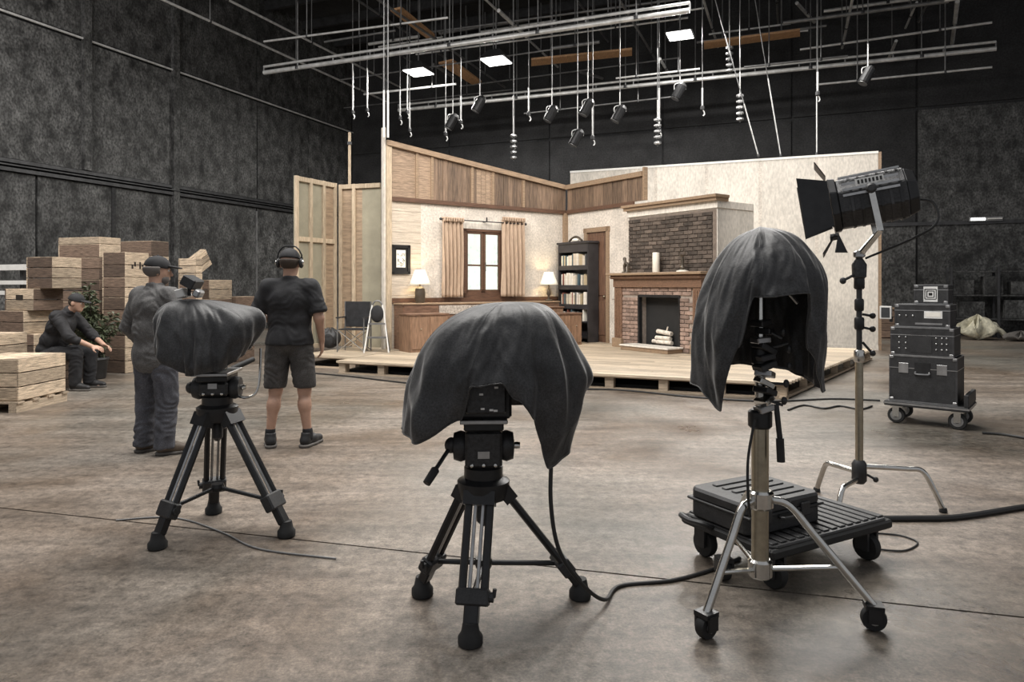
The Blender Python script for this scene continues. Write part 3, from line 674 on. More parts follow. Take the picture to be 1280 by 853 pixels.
body_camera('black studio camera body peeking out under the wide cover', Vector((-.12, 3.06, 0)), .86, .06, .36)
body_camera('black camera under the cover that runs out sideways to a narrow end', Vector((-1.73, 3.98, 0)), .93, -1.5, .36).scale = (.72, .72, .82)

# ================================================================ black cloth covers
def drape(name, label, c, keys, amp, seed, m_='cover_cloth', folds=((9, 1.0, .3), (17, .45, 1.7), (5, .8, 2.2)), apex=(0, 0), nu=220, nv=56, pinch=None):
    """keys: list of (angle in degrees, [(r, z), ...]); angle 0 = +x, 90 = away"""
    rng = np.random.RandomState(seed); ks = sorted(keys, key=lambda k: k[0]); NP = 48
    def resample(pr):
        p = smooth_path([(r, 0, z) for r, z in pr], 12); L = [0]
        for a, b in zip(p, p[1:]): L.append(L[-1] + (b-a).length)
        tt = np.linspace(0, L[-1], NP); return np.interp(tt, L, [q.x for q in p]), np.interp(tt, L, [q.z for q in p])
    prof = [resample(pr) for _, pr in ks]; ang = [k[0] for k in ks]
    def at(th, v):
        th %= 360; n = len(ang)
        for i in range(n):
            a0 = ang[i]; a1 = ang[(i+1) % n] + (360 if i == n-1 else 0)
            tq = th if th >= a0 or i < n-1 else th+360
            if a0 <= tq <= a1: break
        f = (tq-a0)/(a1-a0); f = f*f*(3-2*f); x = v*(NP-1); k = min(int(x), NP-2); g_ = x-k
        g2 = lambda arr: arr[k]*(1-g_)+arr[k+1]*g_
        r = g2(prof[i][0])*(1-f) + g2(prof[(i+1) % n][0])*f; z = g2(prof[i][1])*(1-f) + g2(prof[(i+1) % n][1])*f; return r, z
    def fn(u, v):
        th = u*360; r, z = at(th, v); a = math.radians(th)
        w_ = sum(am*math.sin(n_*a + ph + 1.3*math.sin(v*4+ph)) for n_, am, ph in folds)
        w2 = math.sin(a*23 + 5*math.sin(v*6 + a*3)) * .25
        rd = noise.noise((math.cos(a)*2.6+seed, math.sin(a)*2.6, v*2.2)); rd2 = noise.noise((math.cos(a)*6+seed, math.sin(a)*6+3, v*5))
        w_ += 2.0*(.35-abs(rd)*1.6) + .9*(.3-abs(rd2)*1.5)
        r2 = max(0, r + amp*(w_ + w2)*min(1, v*2.2)*(.35+.65*v)); z2 = z + amp*.35*math.sin(6*a+v*9)*min(1, v*2)
        fade = (1-v)**2
        return (apex[0]*fade + r2*math.cos(a), apex[1]*fade + r2*math.sin(a), z2)
    t = thing(name, label, 'camera cover', (c.x, c.y, 0))
    o = MB().sheet(fn, nu, nv, closed=True).build('cloth', m_, t, smooth='all')
    s = o.modifiers.new('s', 'SOLIDIFY'); s.thickness = .004; s.offset = 0
    hem = [fn(k/nu, 1.0) for k in range(nu)]
    MB().tube([Vector(h) for h in hem + hem[:1]], .004, 5, caps=False).build('hem', m_, t, smooth=True)
    for u0 in (.54, .70, .93):
        MB().tube([Vector(fn(u0 + .006*math.sin(v*.4), .06+.9*v/30)) for v in range(31)], .003, 5).build('seam', m_, t, smooth=True)
    return t
D1 = Vector((-.07, 3.05, 0))
drape('camera_cover', 'wide black cloth cover draped over the central camera, hanging low to either side', D1, [
    (0,   [(0, 1.350), (.16, 1.34), (.25, 1.28), (.34, 1.16), (.415, 1.02), (.37, .93), (.35, .80)]),
    (25,  [(0, 1.350), (.15, 1.33), (.24, 1.26), (.31, 1.12), (.35, .98), (.35, .88), (.34, .82)]),
    (90,  [(0, 1.350), (.12, 1.34), (.20, 1.30), (.24, 1.18), (.26, 1.04), (.27, .92), (.28, .86)]),
    (155, [(0, 1.350), (.13, 1.325), (.25, 1.25), (.33, 1.13), (.37, .98), (.40, .88), (.40, .80)]),
    (180, [(0, 1.350), (.13, 1.33), (.27, 1.25), (.35, 1.13), (.395, .99), (.41, .87), (.415, .79)]),
    (215, [(0, 1.350), (.13, 1.33), (.25, 1.26), (.33, 1.13), (.365, .98), (.38, .86), (.37, .775)]),
    (238, [(0, 1.350), (.12, 1.32), (.20, 1.27), (.27, 1.13), (.29, 1.0), (.30, .93), (.29, .87)]),
    (252, [(0, 1.350), (.11, 1.33), (.19, 1.27), (.25, 1.15), (.275, 1.07), (.28, 1.04), (.285, 1.02)]),
    (275, [(0, 1.350), (.10, 1.34), (.18, 1.28), (.24, 1.16), (.265, 1.08), (.275, 1.05), (.28, 1.03)]),
    (288, [(0, 1.350), (.11, 1.34), (.19, 1.29), (.25, 1.16), (.275, 1.06), (.28, 1.0), (.28, .96)]),
    (303, [(0, 1.350), (.12, 1.34), (.21, 1.29), (.27, 1.16), (.29, 1.02), (.30, .94), (.29, .88)]),
    (325, [(0, 1.350), (.14, 1.34), (.24, 1.28), (.31, 1.14), (.35, .98), (.33, .80), (.29, .66)]),
    (345, [(0, 1.350), (.15, 1.34), (.25, 1.28), (.34, 1.15), (.40, 1.0), (.36, .84), (.33, .71)])], .011, 3, apex=(.05, 0))
D2 = Vector((-1.737, 3.98, 0))
drape('camera_cover', 'black cloth cover pulled sideways over the camera in front of the two standing men', D2, [
    (0,   [(0, 1.345), (.10, 1.335), (.20, 1.315), (.28, 1.295), (.315, 1.24), (.285, 1.14), (.24, 1.08)]),
    (30,  [(0, 1.345), (.09, 1.33), (.17, 1.30), (.24, 1.25), (.25, 1.18), (.23, 1.10), (.20, 1.05)]),
    (90,  [(0, 1.345), (.06, 1.33), (.11, 1.29), (.15, 1.22), (.17, 1.13), (.17, 1.05), (.16, 1.0)]),
    (150, [(0, 1.345), (.11, 1.33), (.19, 1.29), (.24, 1.22), (.26, 1.14), (.26, 1.07), (.23, 1.02)]),
    (180, [(0, 1.345), (.12, 1.335), (.22, 1.31), (.29, 1.24), (.305, 1.14), (.305, 1.06), (.27, 1.01)]),
    (215, [(0, 1.345), (.12, 1.33), (.20, 1.29), (.25, 1.21), (.27, 1.12), (.27, 1.04), (.25, 1.0)]),
    (255, [(0, 1.345), (.07, 1.32), (.13, 1.26), (.17, 1.17), (.19, 1.06), (.19, .98), (.18, .93)]),
    (300, [(0, 1.345), (.08, 1.32), (.16, 1.26), (.20, 1.17), (.22, 1.07), (.22, 1.0), (.20, .945)]),
    (335, [(0, 1.345), (.10, 1.33), (.20, 1.29), (.27, 1.23), (.28, 1.16), (.26, 1.08), (.22, 1.02)])], .010, 5, folds=((7, .8, .3), (13, .7, 1.7), (21, .5, 2.2)), apex=(-.12, 0))
t = thing('viewfinder', 'small black and white viewfinder sticking up from the sideways draped camera', 'viewfinder', (-1.86, 3.98, 1.385))
MB().tube([(0, 0, -.02), (.0, 0, .03)], .01).build('arm', 'black_metal', t); MB().bb(-.05, .03, -.07, .05, .03, .09, Matrix.Rotation(.5, 4, 'Y')).build('hood', 'black_plastic', t, bevel=.006)
MB().bb(-.06, -.01, -.05, .05, -.02, .03, Matrix.Rotation(-.3, 4, 'Y')).build('bracket', 'white_paint', t, bevel=.004); MB().bb(.035, .075, -.05, .02, .0, .045, Matrix.Rotation(.5, 4, 'Y')).build('eyecup', 'silver_edge', t, bevel=.008)
D3 = Vector((1.067, 2.97, 0))
drape('lamp_cover', 'black cloth hood hung over the lamp on the chrome caster stand', D3, [
    (0,   [(0, 1.675), (.13, 1.645), (.20, 1.575), (.275, 1.45), (.27, 1.28), (.255, 1.14), (.235, 1.0)]),
    (45,  [(0, 1.675), (.12, 1.64), (.20, 1.56), (.25, 1.44), (.26, 1.28), (.26, 1.15), (.25, 1.04)]),
    (90,  [(0, 1.675), (.11, 1.64), (.18, 1.56), (.23, 1.44), (.25, 1.30), (.26, 1.17), (.26, 1.06)]),
    (135, [(0, 1.675), (.11, 1.63), (.19, 1.53), (.24, 1.41), (.26, 1.27), (.27, 1.13), (.27, 1.03)]),
    (180, [(0, 1.675), (.115, 1.61), (.195, 1.49), (.25, 1.34), (.272, 1.18), (.28, 1.08), (.282, .99)]),
    (208, [(0, 1.675), (.11, 1.61), (.19, 1.49), (.24, 1.34), (.255, 1.17), (.25, 1.02), (.215, .905)]),
    (230, [(0, 1.675), (.10, 1.62), (.18, 1.53), (.225, 1.42), (.24, 1.32), (.245, 1.24), (.245, 1.17)]),
    (245, [(0, 1.675), (.10, 1.63), (.17, 1.56), (.21, 1.49), (.225, 1.44), (.235, 1.41), (.24, 1.38)]),
    (295, [(0, 1.675), (.10, 1.64), (.17, 1.58), (.21, 1.51), (.225, 1.46), (.235, 1.42), (.24, 1.39)]),
    (312, [(0, 1.675), (.11, 1.64), (.18, 1.57), (.235, 1.45), (.245, 1.32), (.245, 1.24), (.24, 1.16)]),
    (335, [(0, 1.675), (.12, 1.645), (.20, 1.57), (.26, 1.44), (.26, 1.26), (.25, 1.12), (.235, .98)])], .010, 9)

# ================================================================ chrome caster stand
cs = Vector((1.067, 2.97, 0)); t = thing('lighting_stand', 'chrome rolling lamp stand on three casters carrying a black hood', 'light stand', (cs.x, cs.y, 0))
MB().tube([(0, 0, .19), (0, 0, .86)], .036, 20).build('pole', 'brass_steel', t, smooth=True)
MB().tube([(0, 0, .84), (0, 0, 1.42)], .022, 16).build('riser', 'chrome', t, smooth=True)
for r_, z_, m_ in ((.05, .85, 'black_metal'), (.036, 1.12, 'black_metal'), (.052, .21, 'chrome'), (.056, .505, 'chrome')): MB().lathe([(r_-.01, z_-.04), (r_, z_-.03), (r_, z_+.03), (r_-.01, z_+.04)], 20).build('collar', m_, t, smooth=True)
for fx, fy in ((883, 798), (1092, 788), (905, 725)):
    f = G(fx, fy) - cs; d = f.normalized(); side = Vector((-d.y, d.x, 0)); ft = f + Vector((0, 0, .10)); top = d*.05 + Vector((0, 0, .505))
    bend = top + d*.07 + Vector((0, 0, -.02))
    lg = MB().tube(smooth_path([top, bend, bend + (ft-bend)*.3, ft + d*.0], 5), .017, 12).build('leg', 'chrome', t, smooth=True)
    mid_ = bend + (ft-bend)*.62
    MB().tube([d*.05 + Vector((0, 0, .21)), mid_], .011, 8).build('brace', 'chrome', t, smooth=True)
    c = MB(); 
    Mx = Matrix.Translation(f + Vector((0, 0, .05))) @ Matrix.Rotation(math.atan2(side.y, side.x), 4, 'Z') @ Matrix.Rotation(PI/2, 4, 'Y')
    wh = MB().lathe([(.02, -.022), (.046, -.02), (.05, -.01), (.05, .01), (.046, .02), (.02, .022)], 20, Mx).build('caster_wheel', 'rubber', lg, smooth=True)
    MB().lathe([(.012, -.027), (.022, -.026), (.022, .026), (.012, .027)], 12, Mx).build('hub', 'silver_edge', lg, smooth=True)
    MB().bar(f + side*.034 + Vector((0, 0, .04)), ft + side*.034, .012, .05, up=d).bar(f - side*.034 + Vector((0, 0, .04)), ft - side*.034, .012, .05, up=d).box(ft, (.07, .07, .02), Matrix.Rotation(math.atan2(d.y, d.x), 4, 'Z')).build('caster_fork', 'black_metal', lg)
# clamps and brackets clustered on the riser
for k in range(11):
    z = .90 + .40*k/11; s = random.choice((-1, 1)); an = random.uniform(0, 2*PI); r = random.uniform(.02, .05)
    m_ = random.choice(['steel_dark', 'black_metal', 'chrome', 'silver_edge', 'black_plastic'])
    MB().bb(-.02-r*.4, .02+r*.4, -.03-r*.3, .03, -.013, .013, Matrix.Translation((.008*s, -.02, z)) @ Matrix.Rotation(an*.15, 4, 'Z') @ Matrix.Rotation(random.uniform(-.5, .5), 4, 'Y')).build('clamp', m_, t, bevel=.004)
    if k % 2: MB().tube([(.02*s, -.04, z), ((.05+r)*s, -.055, z+random.uniform(-.03, .03))], .006, 6).ell(((.055+r)*s, -.055, z+.0), (.013, .013, .018), 8, 6).build('tee_knob', random.choice(['black_plastic', 'chrome']), t)
MB().tube([(.05, -.05, .92), (.062, -.06, .78)], .012, 8).tube([(.062, -.06, .78), (.066, -.062, .68)], .017, 10).build('drop_handle', 'black_metal', t)
t = thing('covered_lamp', 'black lamp head hidden inside the cloth hood', 'lamp', (cs.x, cs.y, 1.42))
MB().bb(-.11, .11, -.06, .12, .0, .13).build('housing', 'black_metal', t, bevel=.03); MB().tube(smooth_path([(-.12, -.10, -.06), (-.06, -.11, -.01), (.05, -.11, -.01), (.12, -.10, -.07)]), .008, 6).build('handle', 'silver_edge', t)

# ================================================================ black plastic platform trolley and hard case
LX = Vector((.875, .485, 0)); CT = Vector((1.43, 3.61, 0)); ca = math.atan2(LX.y, LX.x)
t = thing('platform_trolley', 'black plastic platform trolley on big casters carrying a hard case', 'trolley', (CT.x, CT.y, 0), ca)
Lh, Sh, dz_ = .44, .29, .235
deck = MB().prism([(-Lh+.04, -Sh), (Lh-.04, -Sh), (Lh, -Sh+.04), (Lh, Sh-.04), (Lh-.04, Sh), (-Lh+.04, Sh), (-Lh, Sh-.04), (-Lh, -Sh+.04)], dz_-.05, dz_-.008).build('deck', 'black_plastic', t, bevel=.006)
MB().bb(-Lh-.008, Lh+.008, -Sh-.012, -Sh+.02, dz_-.065, dz_-.02).bb(-Lh-.008, Lh+.008, Sh-.02, Sh+.012, dz_-.065, dz_-.02).bb(Lh-.02, Lh+.012, -Sh, Sh, dz_-.065, dz_-.02).bb(-Lh-.012, -Lh+.02, -Sh, Sh, dz_-.065, dz_-.02).build('bumper', 'rubber', t, bevel=.01)
for k in range(14): x = -Lh+.045+k*(2*Lh-.09)/13; MB().bb(x-.02, x+.02, -Sh+.02, Sh-.02, dz_-.008, dz_).build('rib', 'black_plastic', t, bevel=.003)
MB().tube(smooth_path([(-Lh, .08, dz_-.03), (-Lh-.06, .08, dz_), (-Lh-.08, .16, dz_), (-Lh-.06, .24, dz_), (-Lh, .24, dz_-.03)]), .015, 8).build('handle', 'black_plastic', t, smooth=True)
for sx in (-1, 1):
    for sy in (-1, 1):
        q = Vector((sx*(Lh-.09), sy*(Sh-.07), 0))
        MB().bb(-.05, .05, -.05, .05, dz_-.075, dz_-.05, Matrix.Translation(q)).bb(-.045, -.03, -.035, .035, .06, dz_-.07, Matrix.Translation(q)).bb(.03, .045, -.035, .035, .06, dz_-.07, Matrix.Translation(q)).build('caster_fork', 'steel_dark', t)
        w_ = MB().lathe([(.03, -.024), (.066, -.022), (.072, -.01), (.072, .01), (.066, .022), (.03, .024)], 22, Matrix.Translation(q + Vector((0, 0, .072))) @ Matrix.Rotation(PI/2, 4, 'Y')).build('wheel', 'rubber', t, smooth=True)
        MB().lathe([(.015, -.028), (.026, -.026), (.026, .026), (.015, .028)], 12, Matrix.Translation(q + Vector((0, 0, .072))) @ Matrix.Rotation(PI/2, 4, 'Y')).build('hub', 'steel_dark', w_)
t = thing('hard_case', 'ribbed black plastic hard case lying on the platform trolley', 'case', (1.245, 3.545, dz_+.001), ca)
def rr(x, y, c=.035): return [(-x+c, -y), (x-c, -y), (x, -y+c), (x, y-c), (x-c, y), (-x+c, y), (-x, y-c), (-x, -y+c)]
MB().prism(rr(.26, .205), 0, .085).build('base', 'case_black', t, bevel=.008); lid = MB().prism(rr(.26, .205), .089, .145).build('lid', 'case_black', t, bevel=.012)
for k in range(5): MB().bb(-.15, .2, -.13+k*.065-.018, -.13+k*.065+.018, .145, .152).build('ridge', 'case_black', lid, bevel=.004)
MB().bb(-.265, .265, -.21, .21, .08, .094).build('rim', 'black_plastic', t, bevel=.004)
for x in (-.15, .12): MB().bb(x-.03, x+.03, -.218, -.203, .05, .115).build('latch', 'black_plastic', t, bevel=.004)
MB().tube(smooth_path([(-.06, -.206, .07), (-.06, -.235, .07), (.06, -.235, .07), (.06, -.206, .07)], 3), .008, 6).build('handle', 'black_plastic', t)

# ================================================================ C-stand with a fresnel lamp
hb = Vector(((1074-CX)/F*4.45, 4.45, 0)); t = thing('c_stand', 'chrome stand with bent turtle legs holding the fresnel lamp', 'light stand', (hb.x, hb.y, 0))
for fx, fy, m_, zt in ((1021, 615, 'chrome', .22), (1179, 641, 'chrome', .26), (1046, 650, 'chrome', .18)):
    f = G(fx, fy) - hb; L = f.length; d = f.normalized()
    MB().tube(smooth_path([d*.03 + Vector((0, 0, zt)), d*(L*.55) + Vector((0, 0, zt)), d*(L*.76) + Vector((0, 0, zt-.01)), d*(L*.9) + Vector((0, 0, zt*.5)), f + Vector((0, 0, .015))], 6), .0165, 12).build('leg', m_, t, smooth=True)
    MB().lathe([(.022, 0), (.024, .01), (.02, .03)], 10, Matrix.Translation(f)).build('foot_cap', 'rubber', t)
MB().lathe([(.03, .15), (.045, .17), (.045, .275), (.03, .30)], 16).build('hub', 'steel_dark', t, smooth=True); MB().tube([(.04, -.02, .21), (.075, -.045, .19)], .008).ell((.08, -.05, .187), (.018, .018, .018), 8, 6).build('tee_knob', 'black_metal', t)
MB().tube([(0, 0, .28), (0, 0, .99)], .024, 16).build('pole', 'brass_steel', t, smooth=True); MB().tube([(0, 0, .99), (0, 0, 1.60)], .017, 16).build('riser', 'steel_dark', t, smooth=True)
for z, r in ((.97, .032), (1.18, .03), (1.30, .028), (1.44, .032)): MB().lathe([(r*.8, z-.04), (r, z-.03), (r, z+.03), (r*.8, z+.04)], 14).build('collar', 'black_metal' if z > 1 else 'chrome', t, smooth=True)
for z, s in ((1.24, 1), (1.155, 1), (1.06, 1)): MB().tube([(.02, 0, z), (.065*s, -.02, z-.01 if z > 1.1 else z-.06)], .008).ell((.075*s, -.022, z-.01 if z > 1.1 else z-.07), (.02, .02, .02), 8, 6).build('tee_knob', 'black_metal', t)
MB().tube([(-.02, 0, 1.50), (-.11, -.03, 1.46)], .009).ell((-.12, -.032, 1.455), (.022, .02, .022), 8, 6).build('tee_knob', 'steel_dark', t)
MB().lathe([(.02, 1.46), (.042, 1.48), (.045, 1.56), (.02, 1.60)], 14).build('clamp_head', 'black_crackle', t, smooth=True)
# the fresnel: x axis = beam direction
fz = H - (250-HZ)/F*4.45
fx_ = thing('fresnel_lamp', 'large black fresnel lamp with open barn doors on the chrome stand', 'lamp', (hb.x, hb.y, 1.60), 0)
Rf = Matrix.Translation((.06, .02, fz-1.60)) @ Matrix.Rotation(math.radians(156), 4, 'Z') @ Matrix.Rotation(math.radians(9), 4, 'Y')
def fr_(mb, name, m_, par=fx_, bev=0, sm=False): return mb.build(name, m_, par, bevel=bev, smooth=sm)
oct_ = [(.17*math.cos(a), .17*math.sin(a)) for a in [PI/8+k*PI/4 for k in range(8)]]
def octa(x0, x1, s0=1.0, s1=1.0, mb=None):
    mb = mb or MB(); v = [(x0, p[0]*s0, p[1]*s0) for p in oct_] + [(x1, p[0]*s1, p[1]*s1) for p in oct_]
    return mb.add(v, [tuple(range(8)), tuple(range(15, 7, -1))] + [(i, (i+1) % 8, 8+(i+1) % 8, 8+i) for i in range(8)], Rf)
hs = fr_(octa(-.22, .17), 'housing', 'black_crackle', bev=.006)
fr_(octa(-.28, -.22, .8, .97), 'rear_cap', 'black_metal', bev=.006); fr_(octa(.17, .215, 1.08, 1.12), 'front_ring', 'black_metal', bev=.005)
for k in range(6): fr_(octa(-.19+k*.055, -.175+k*.055, 1.03, 1.03), 'cooling_fin', 'steel_dark' if k % 2 else 'black_metal', hs)
for k in range(3): MB().bb(-.18, .14, .176, .182, .03+k*.035, .045+k*.035, Rf).build('vent_slat', 'silver_edge', hs)
for yy in (-.05, .02, .09): MB().bb(-.2, .15, -.01+yy, .005+yy, .158, .17, Rf).build('top_rail', 'silver_edge', hs)
MB().bb(-.10, .06, .178, .184, .085, .125, Rf).build('name_plate', 'decal', hs)
for k in range(7): MB().bb(-.09+k*.021, -.078+k*.021, .184, .186, .093, .117, Rf).build('plate_mark', 'picture_black', hs)
MB().lathe([(.01, .20), (.13, .205), (.15, .216), (.10, .235), (.01, .245)], 24, Rf @ Matrix.Rotation(PI/2, 4, 'Y')).build('lens', 'lens', fx_, smooth=True)
def door_(ax, pts, name='barn_door'):
    v = [Rf @ Vector(p) for p in pts]; n_ = (v[1]-v[0]).cross(v[2]-v[0]).normalized()*.003
    k = len(v); return MB().add([p+n_ for p in v] + [p-n_ for p in v], [tuple(range(k)), tuple(range(2*k-1, k-1, -1))] + [(i, (i+1) % k, k+(i+1) % k, k+i) for i in range(k)]).build(name, 'black_metal', fx_)
e = .19
door_('side', [(.22, e, -.14), (.22, e, .15), (.39, e+.10, .19), (.39, e+.10, -.18)]); door_('side', [(.22, -e, -.13), (.22, -e, .13), (.40, -e-.02, .20), (.40, -e-.02, -.17)])
door_('top', [(.22, -.12, e), (.22, .12, e), (.27, .15, e+.10), (.27, -.15, e+.10)]); door_('bottom', [(.22, -.12, -e), (.22, .12, -e), (.31, .10, -e-.11), (.31, -.06, -e-.13)])
door_('bottom', [(.20, .06, -e), (.20, .16, -e), (.24, .19, -e-.12), (.17, .13, -e-.13)])
for yy in (-.1, .1): MB().tube([Rf @ Vector((.2, yy, -e-.01)), Rf @ Vector((.25, yy, -e-.01))], .016, 8).build('hinge', 'steel_dark', fx_)
yk = MB(); 
for s in (1, -1):
    yk.bar(Rf @ Vector((-.02, .195*s, .05)), Rf @ Vector((-.03, .195*s, -.22)), .035, .008, up=Rf.to_3x3() @ Vector((0, 1, 0))); yk.bar(Rf @ Vector((-.03, .195*s, -.22)), (.0, -.02 if s > 0 else .02, .02), .03, .008, up=(0, 1, 0))
yk.build('yoke', 'chrome', fx_)
for s in (1, -1): MB().lathe([(.03, 0), (.032, .015), (.02, .03)], 12, Rf @ Matrix.Translation((-.02, .195*s, .05)) @ Matrix.Rotation(-s*PI/2, 4, 'X')).build('yoke_knob', 'black_plastic', fx_, smooth=True)
MB().lathe([(.02, 0), (.035, .01), (.035, .04), (.02, .05)], 12).build('spigot', 'silver_edge', fx_)
MB().tube(smooth_path([Rf @ Vector((-.28, 0, -.05)), Rf @ Vector((-.36, .02, -.10)), Rf @ Vector((-.32, .05, -.25)), (.05, .02, .0)]), .008, 6).build('power_lead', 'cable', fx_, smooth=True)

# ================================================================ equipment cases on a flatbed cart
kc = G(1163, 535); kc = Vector((kc.x+.14, kc.y+.24, 0)); ka = math.radians(-40)
t = thing('equipment_cart', 'low flatbed cart with pneumatic casters under the stacked flight cases', 'cart', (kc.x, kc.y, 0), ka)
cz_ = .235
MB().bb(-.37, .37, -.28, .28, cz_-.05, cz_).build('deck', 'case_black', t, bevel=.006)
MB().bb(-.375, .375, -.285, -.28, cz_-.03, cz_-.012).build('edge_strip', 'silver_edge', t); MB().bb(.37, .376, -.28, .28, cz_-.03, cz_-.012).build('edge_strip', 'silver_edge', t)
MB().bb(.33, .37, -.28, .28, cz_, cz_+.12).build('end_board', 'case_black', t, bevel=.005)
for sx in (-1, 1):
    for sy in (-1, 1):
        q = Vector((sx*.27, sy*.2, 0)); Mw = Matrix.Translation(q + Vector((0, 0, .083))) @ Matrix.Rotation(PI/2, 4, 'X')
        wo = MB().lathe([(.05, -.03), (.075, -.028), (.083, -.012), (.083, .012), (.075, .028), (.05, .03)], 24, Mw).build('wheel', 'rubber', t, smooth=True)
        MB().lathe([(.02, -.033), (.052, -.032), (.056, -.02), (.056, .02), (.052, .032), (.02, .033)], 20, Mw).build('rim', 'silver_edge', wo, smooth=True); MB().lathe([(.012, -.038), (.022, -.036), (.022, .036), (.012, .038)], 10, Mw).build('hub', 'black_metal', wo)
        MB().bb(-.03, .03, -.045, -.036, .07, cz_-.05, Matrix.Translation(q)).bb(-.03, .03, .036, .045, .07, cz_-.05, Matrix.Translation(q)).bb(-.05, .05, -.05, .05, cz_-.065, cz_-.05, Matrix.Translation(q)).build('caster_fork', 'chrome', t)
def flight_case(label, z, w_, d_, h_, style):
    t = thing('flight_case', label, 'flight case', (kc.x + z[0]*math.cos(ka), kc.y + z[0]*math.sin(ka), z[1]), ka, 'black flight cases on the cart')
    x, y = w_/2, d_/2
    MB().bb(-x, x, -y, y, .004, h_*.72).build('body', 'case_black', t); l_ = MB().bb(-x, x, -y, y, h_*.74, h_-.003).build('lid', 'case_black', t)
    e = MB(); th = .010
    for zz in (.004, h_*.73, h_-.004):
        for (a0, a1, b0, b1) in ((-x-.003, x+.003, -y-.003, -y+th), (-x-.003, x+.003, y-th, y+.003), (-x-.003, -x+th, -y, y), (x-th, x+.003, -y, y)): MB().bb(a0, a1, b0, b1, zz-.004, zz+.004).build('edge_strip', 'silver_edge', t)
    for sx in (-1, 1):
        for sy in (-1, 1): MB().bb(sx*x-.012*(sx > 0)-.002, sx*x+.012*(sx < 0)+.002, sy*y-.012*(sy > 0)-.002, sy*y+.012*(sy < 0)+.002, .0, h_).build('corner_angle', 'steel_dark', t)
    for sx in (-1, 1):
        for zz in (0, h_-.035): MB().bb(sx*(x-.02)-.022, sx*(x-.02)+.022, -y-.006, -y+.03, zz, zz+.035).build('corner_cap', 'silver_edge', t, bevel=.008)
    if style == 'latch':
        for xx in (-.17, .17): MB().bb(xx-.045, xx+.045, -y-.006, -y, h_*.62, h_*.84).build('latch', 'silver_edge', t, bevel=.004)
        MB().bb(-.07, .07, -y-.004, -y, h_*.58, h_*.86).build('handle_plate', 'black_metal', t); MB().tube(smooth_path([(-.06, -y-.004, h_*.66), (-.055, -y-.025, h_*.62), (.055, -y-.025, h_*.62), (.06, -y-.004, h_*.66)], 4), .008, 6).build('handle', 'silver_edge', t)
    if style == 'dots':
        for xx in (-.2, -.14, .13, .18, .22):
            for zz in (.25, .45, .65): MB().ell((xx, -y-.003, h_*zz), (.009, .006, .009), 8, 6).build('rivet', 'silver_edge', t)
        MB().bb(-.10, .09, -y-.003, -y, h_*.12, h_*.85).build('panel', 'black_plastic', t)
    if style == 'label':
        MB().bb(.02, .18, -y-.003, -y, h_*.4, h_*.74).build('label_strip', 'decal', t); MB().bb(.035, .165, -y-.0045, -y-.003, h_*.47, h_*.66).build('label_field', 'paper', t)
        MB().bb(-.06, .18, -y-.004, -y, h_*.12, h_*.2).build('drawer_pull', 'silver_edge', t)
        for xx in (-.2, -.14, -.08): MB().ell((xx, -y-.003, h_*.5), (.01, .006, .01), 8, 6).build('rivet', 'silver_edge', t)
    if style == 'emblem':
        MB().bb(-.065, .06, -y-.003, -y, h_*.12, h_*.9).build('emblem_card', 'decal', t)
        g_ = MB(); 
        for r_ in (.05, .032): 
            for s_ in (-1, 1): g_.bb(-.0025-r_, -.0025+r_, -y-.0045, -y-.003, h_*.51+s_*r_-.004, h_*.51+s_*r_+.004); g_.bb(-.0025+s_*r_-.004, -.0025+s_*r_+.004, -y-.0045, -y-.003, h_*.51-r_, h_*.51+r_)
        g_.bb(-.018, .014, -y-.0045, -y-.003, h_*.44, h_*.58); g_.build('emblem', 'picture_black', t)
    return t
z = cz_ + .001
for lab, dx, w_, d_, h_, st in (('deepest black flight case with silver handle, bottom of the cart stack', -.03, .60, .46, .47, 'latch'), ('black flight case with rows of silver rivets, second from the cart deck', -.04, .56, .44, .29, 'dots'),
        ('shallow black flight case with a white label strip, third from the cart deck', -.04, .49, .40, .235, 'label'), ('small black box with a square white emblem on top of the case stack', .03, .30, .28, .20, 'emblem')):
    flight_case(lab, (dx, z), w_, d_, h_, st); z += h_ + .002
tz_ = z - .204 - .237 + .03
q = Vector((kc.x, kc.y, 0)) + Vector((math.cos(ka), math.sin(ka), 0))*-.362 + Vector((math.sin(ka), -math.cos(ka), 0))*.20
t = thing('field_monitor', 'little white framed monitor clipped to the side of the case stack', 'monitor', (q.x, q.y, z-.202-.19), ka)
MB().bb(-.06, .05, -.03, .01, .03, .165).build('bezel', 'white_paint', t, bevel=.004); MB().bb(-.045, .035, -.033, -.03, .045, .15).build('screen', 'screen_grey', t); MB().tube([(.05, -.01, .05), (.055, .0, .05)], .01).bb(.03, .055, -.015, .015, 0, .05).build('bracket', 'black_metal', t)

# ================================================================ cables on the floor
def cable(label, pts, r=.009, name='cable', m_='cable', par=None):
    mb = MB().tube(smooth_path(pts, 8), r, 8); o = mb.build(name, m_, smooth=True); tag(o, label, 'cable'); return o
def gz(x, y, r=.009): q = G(x, y); return (q.x, q.y, r)
cable('black cable dropping from the central covered camera and curving over the floor', [(.17, 2.95, .72), (.165, 2.93, .5), (.20, 2.93, .3), (.30, 2.97, .14), (.41, 3.06, .03), gz(775, 735), gz(840, 728), gz(892, 714), gz(925, 700)])
cable('thick black power hose leading away from the trolley', [gz(1085, 652, .018), gz(1140, 652, .018), gz(1200, 650, .018), gz(1290, 636, .018), gz(1400, 622, .018), gz(1700, 600, .018), gz(2300, 590, .018)], .018)
cable('thin black wire running below the stage front', [gz(385, 467, .012), gz(440, 472, .012), gz(520, 481, .012), gz(640, 489, .012), gz(760, 488, .012), gz(870, 498, .012), gz(960, 503, .012), gz(1040, 500, .012), gz(1100, 502, .012)], .011)
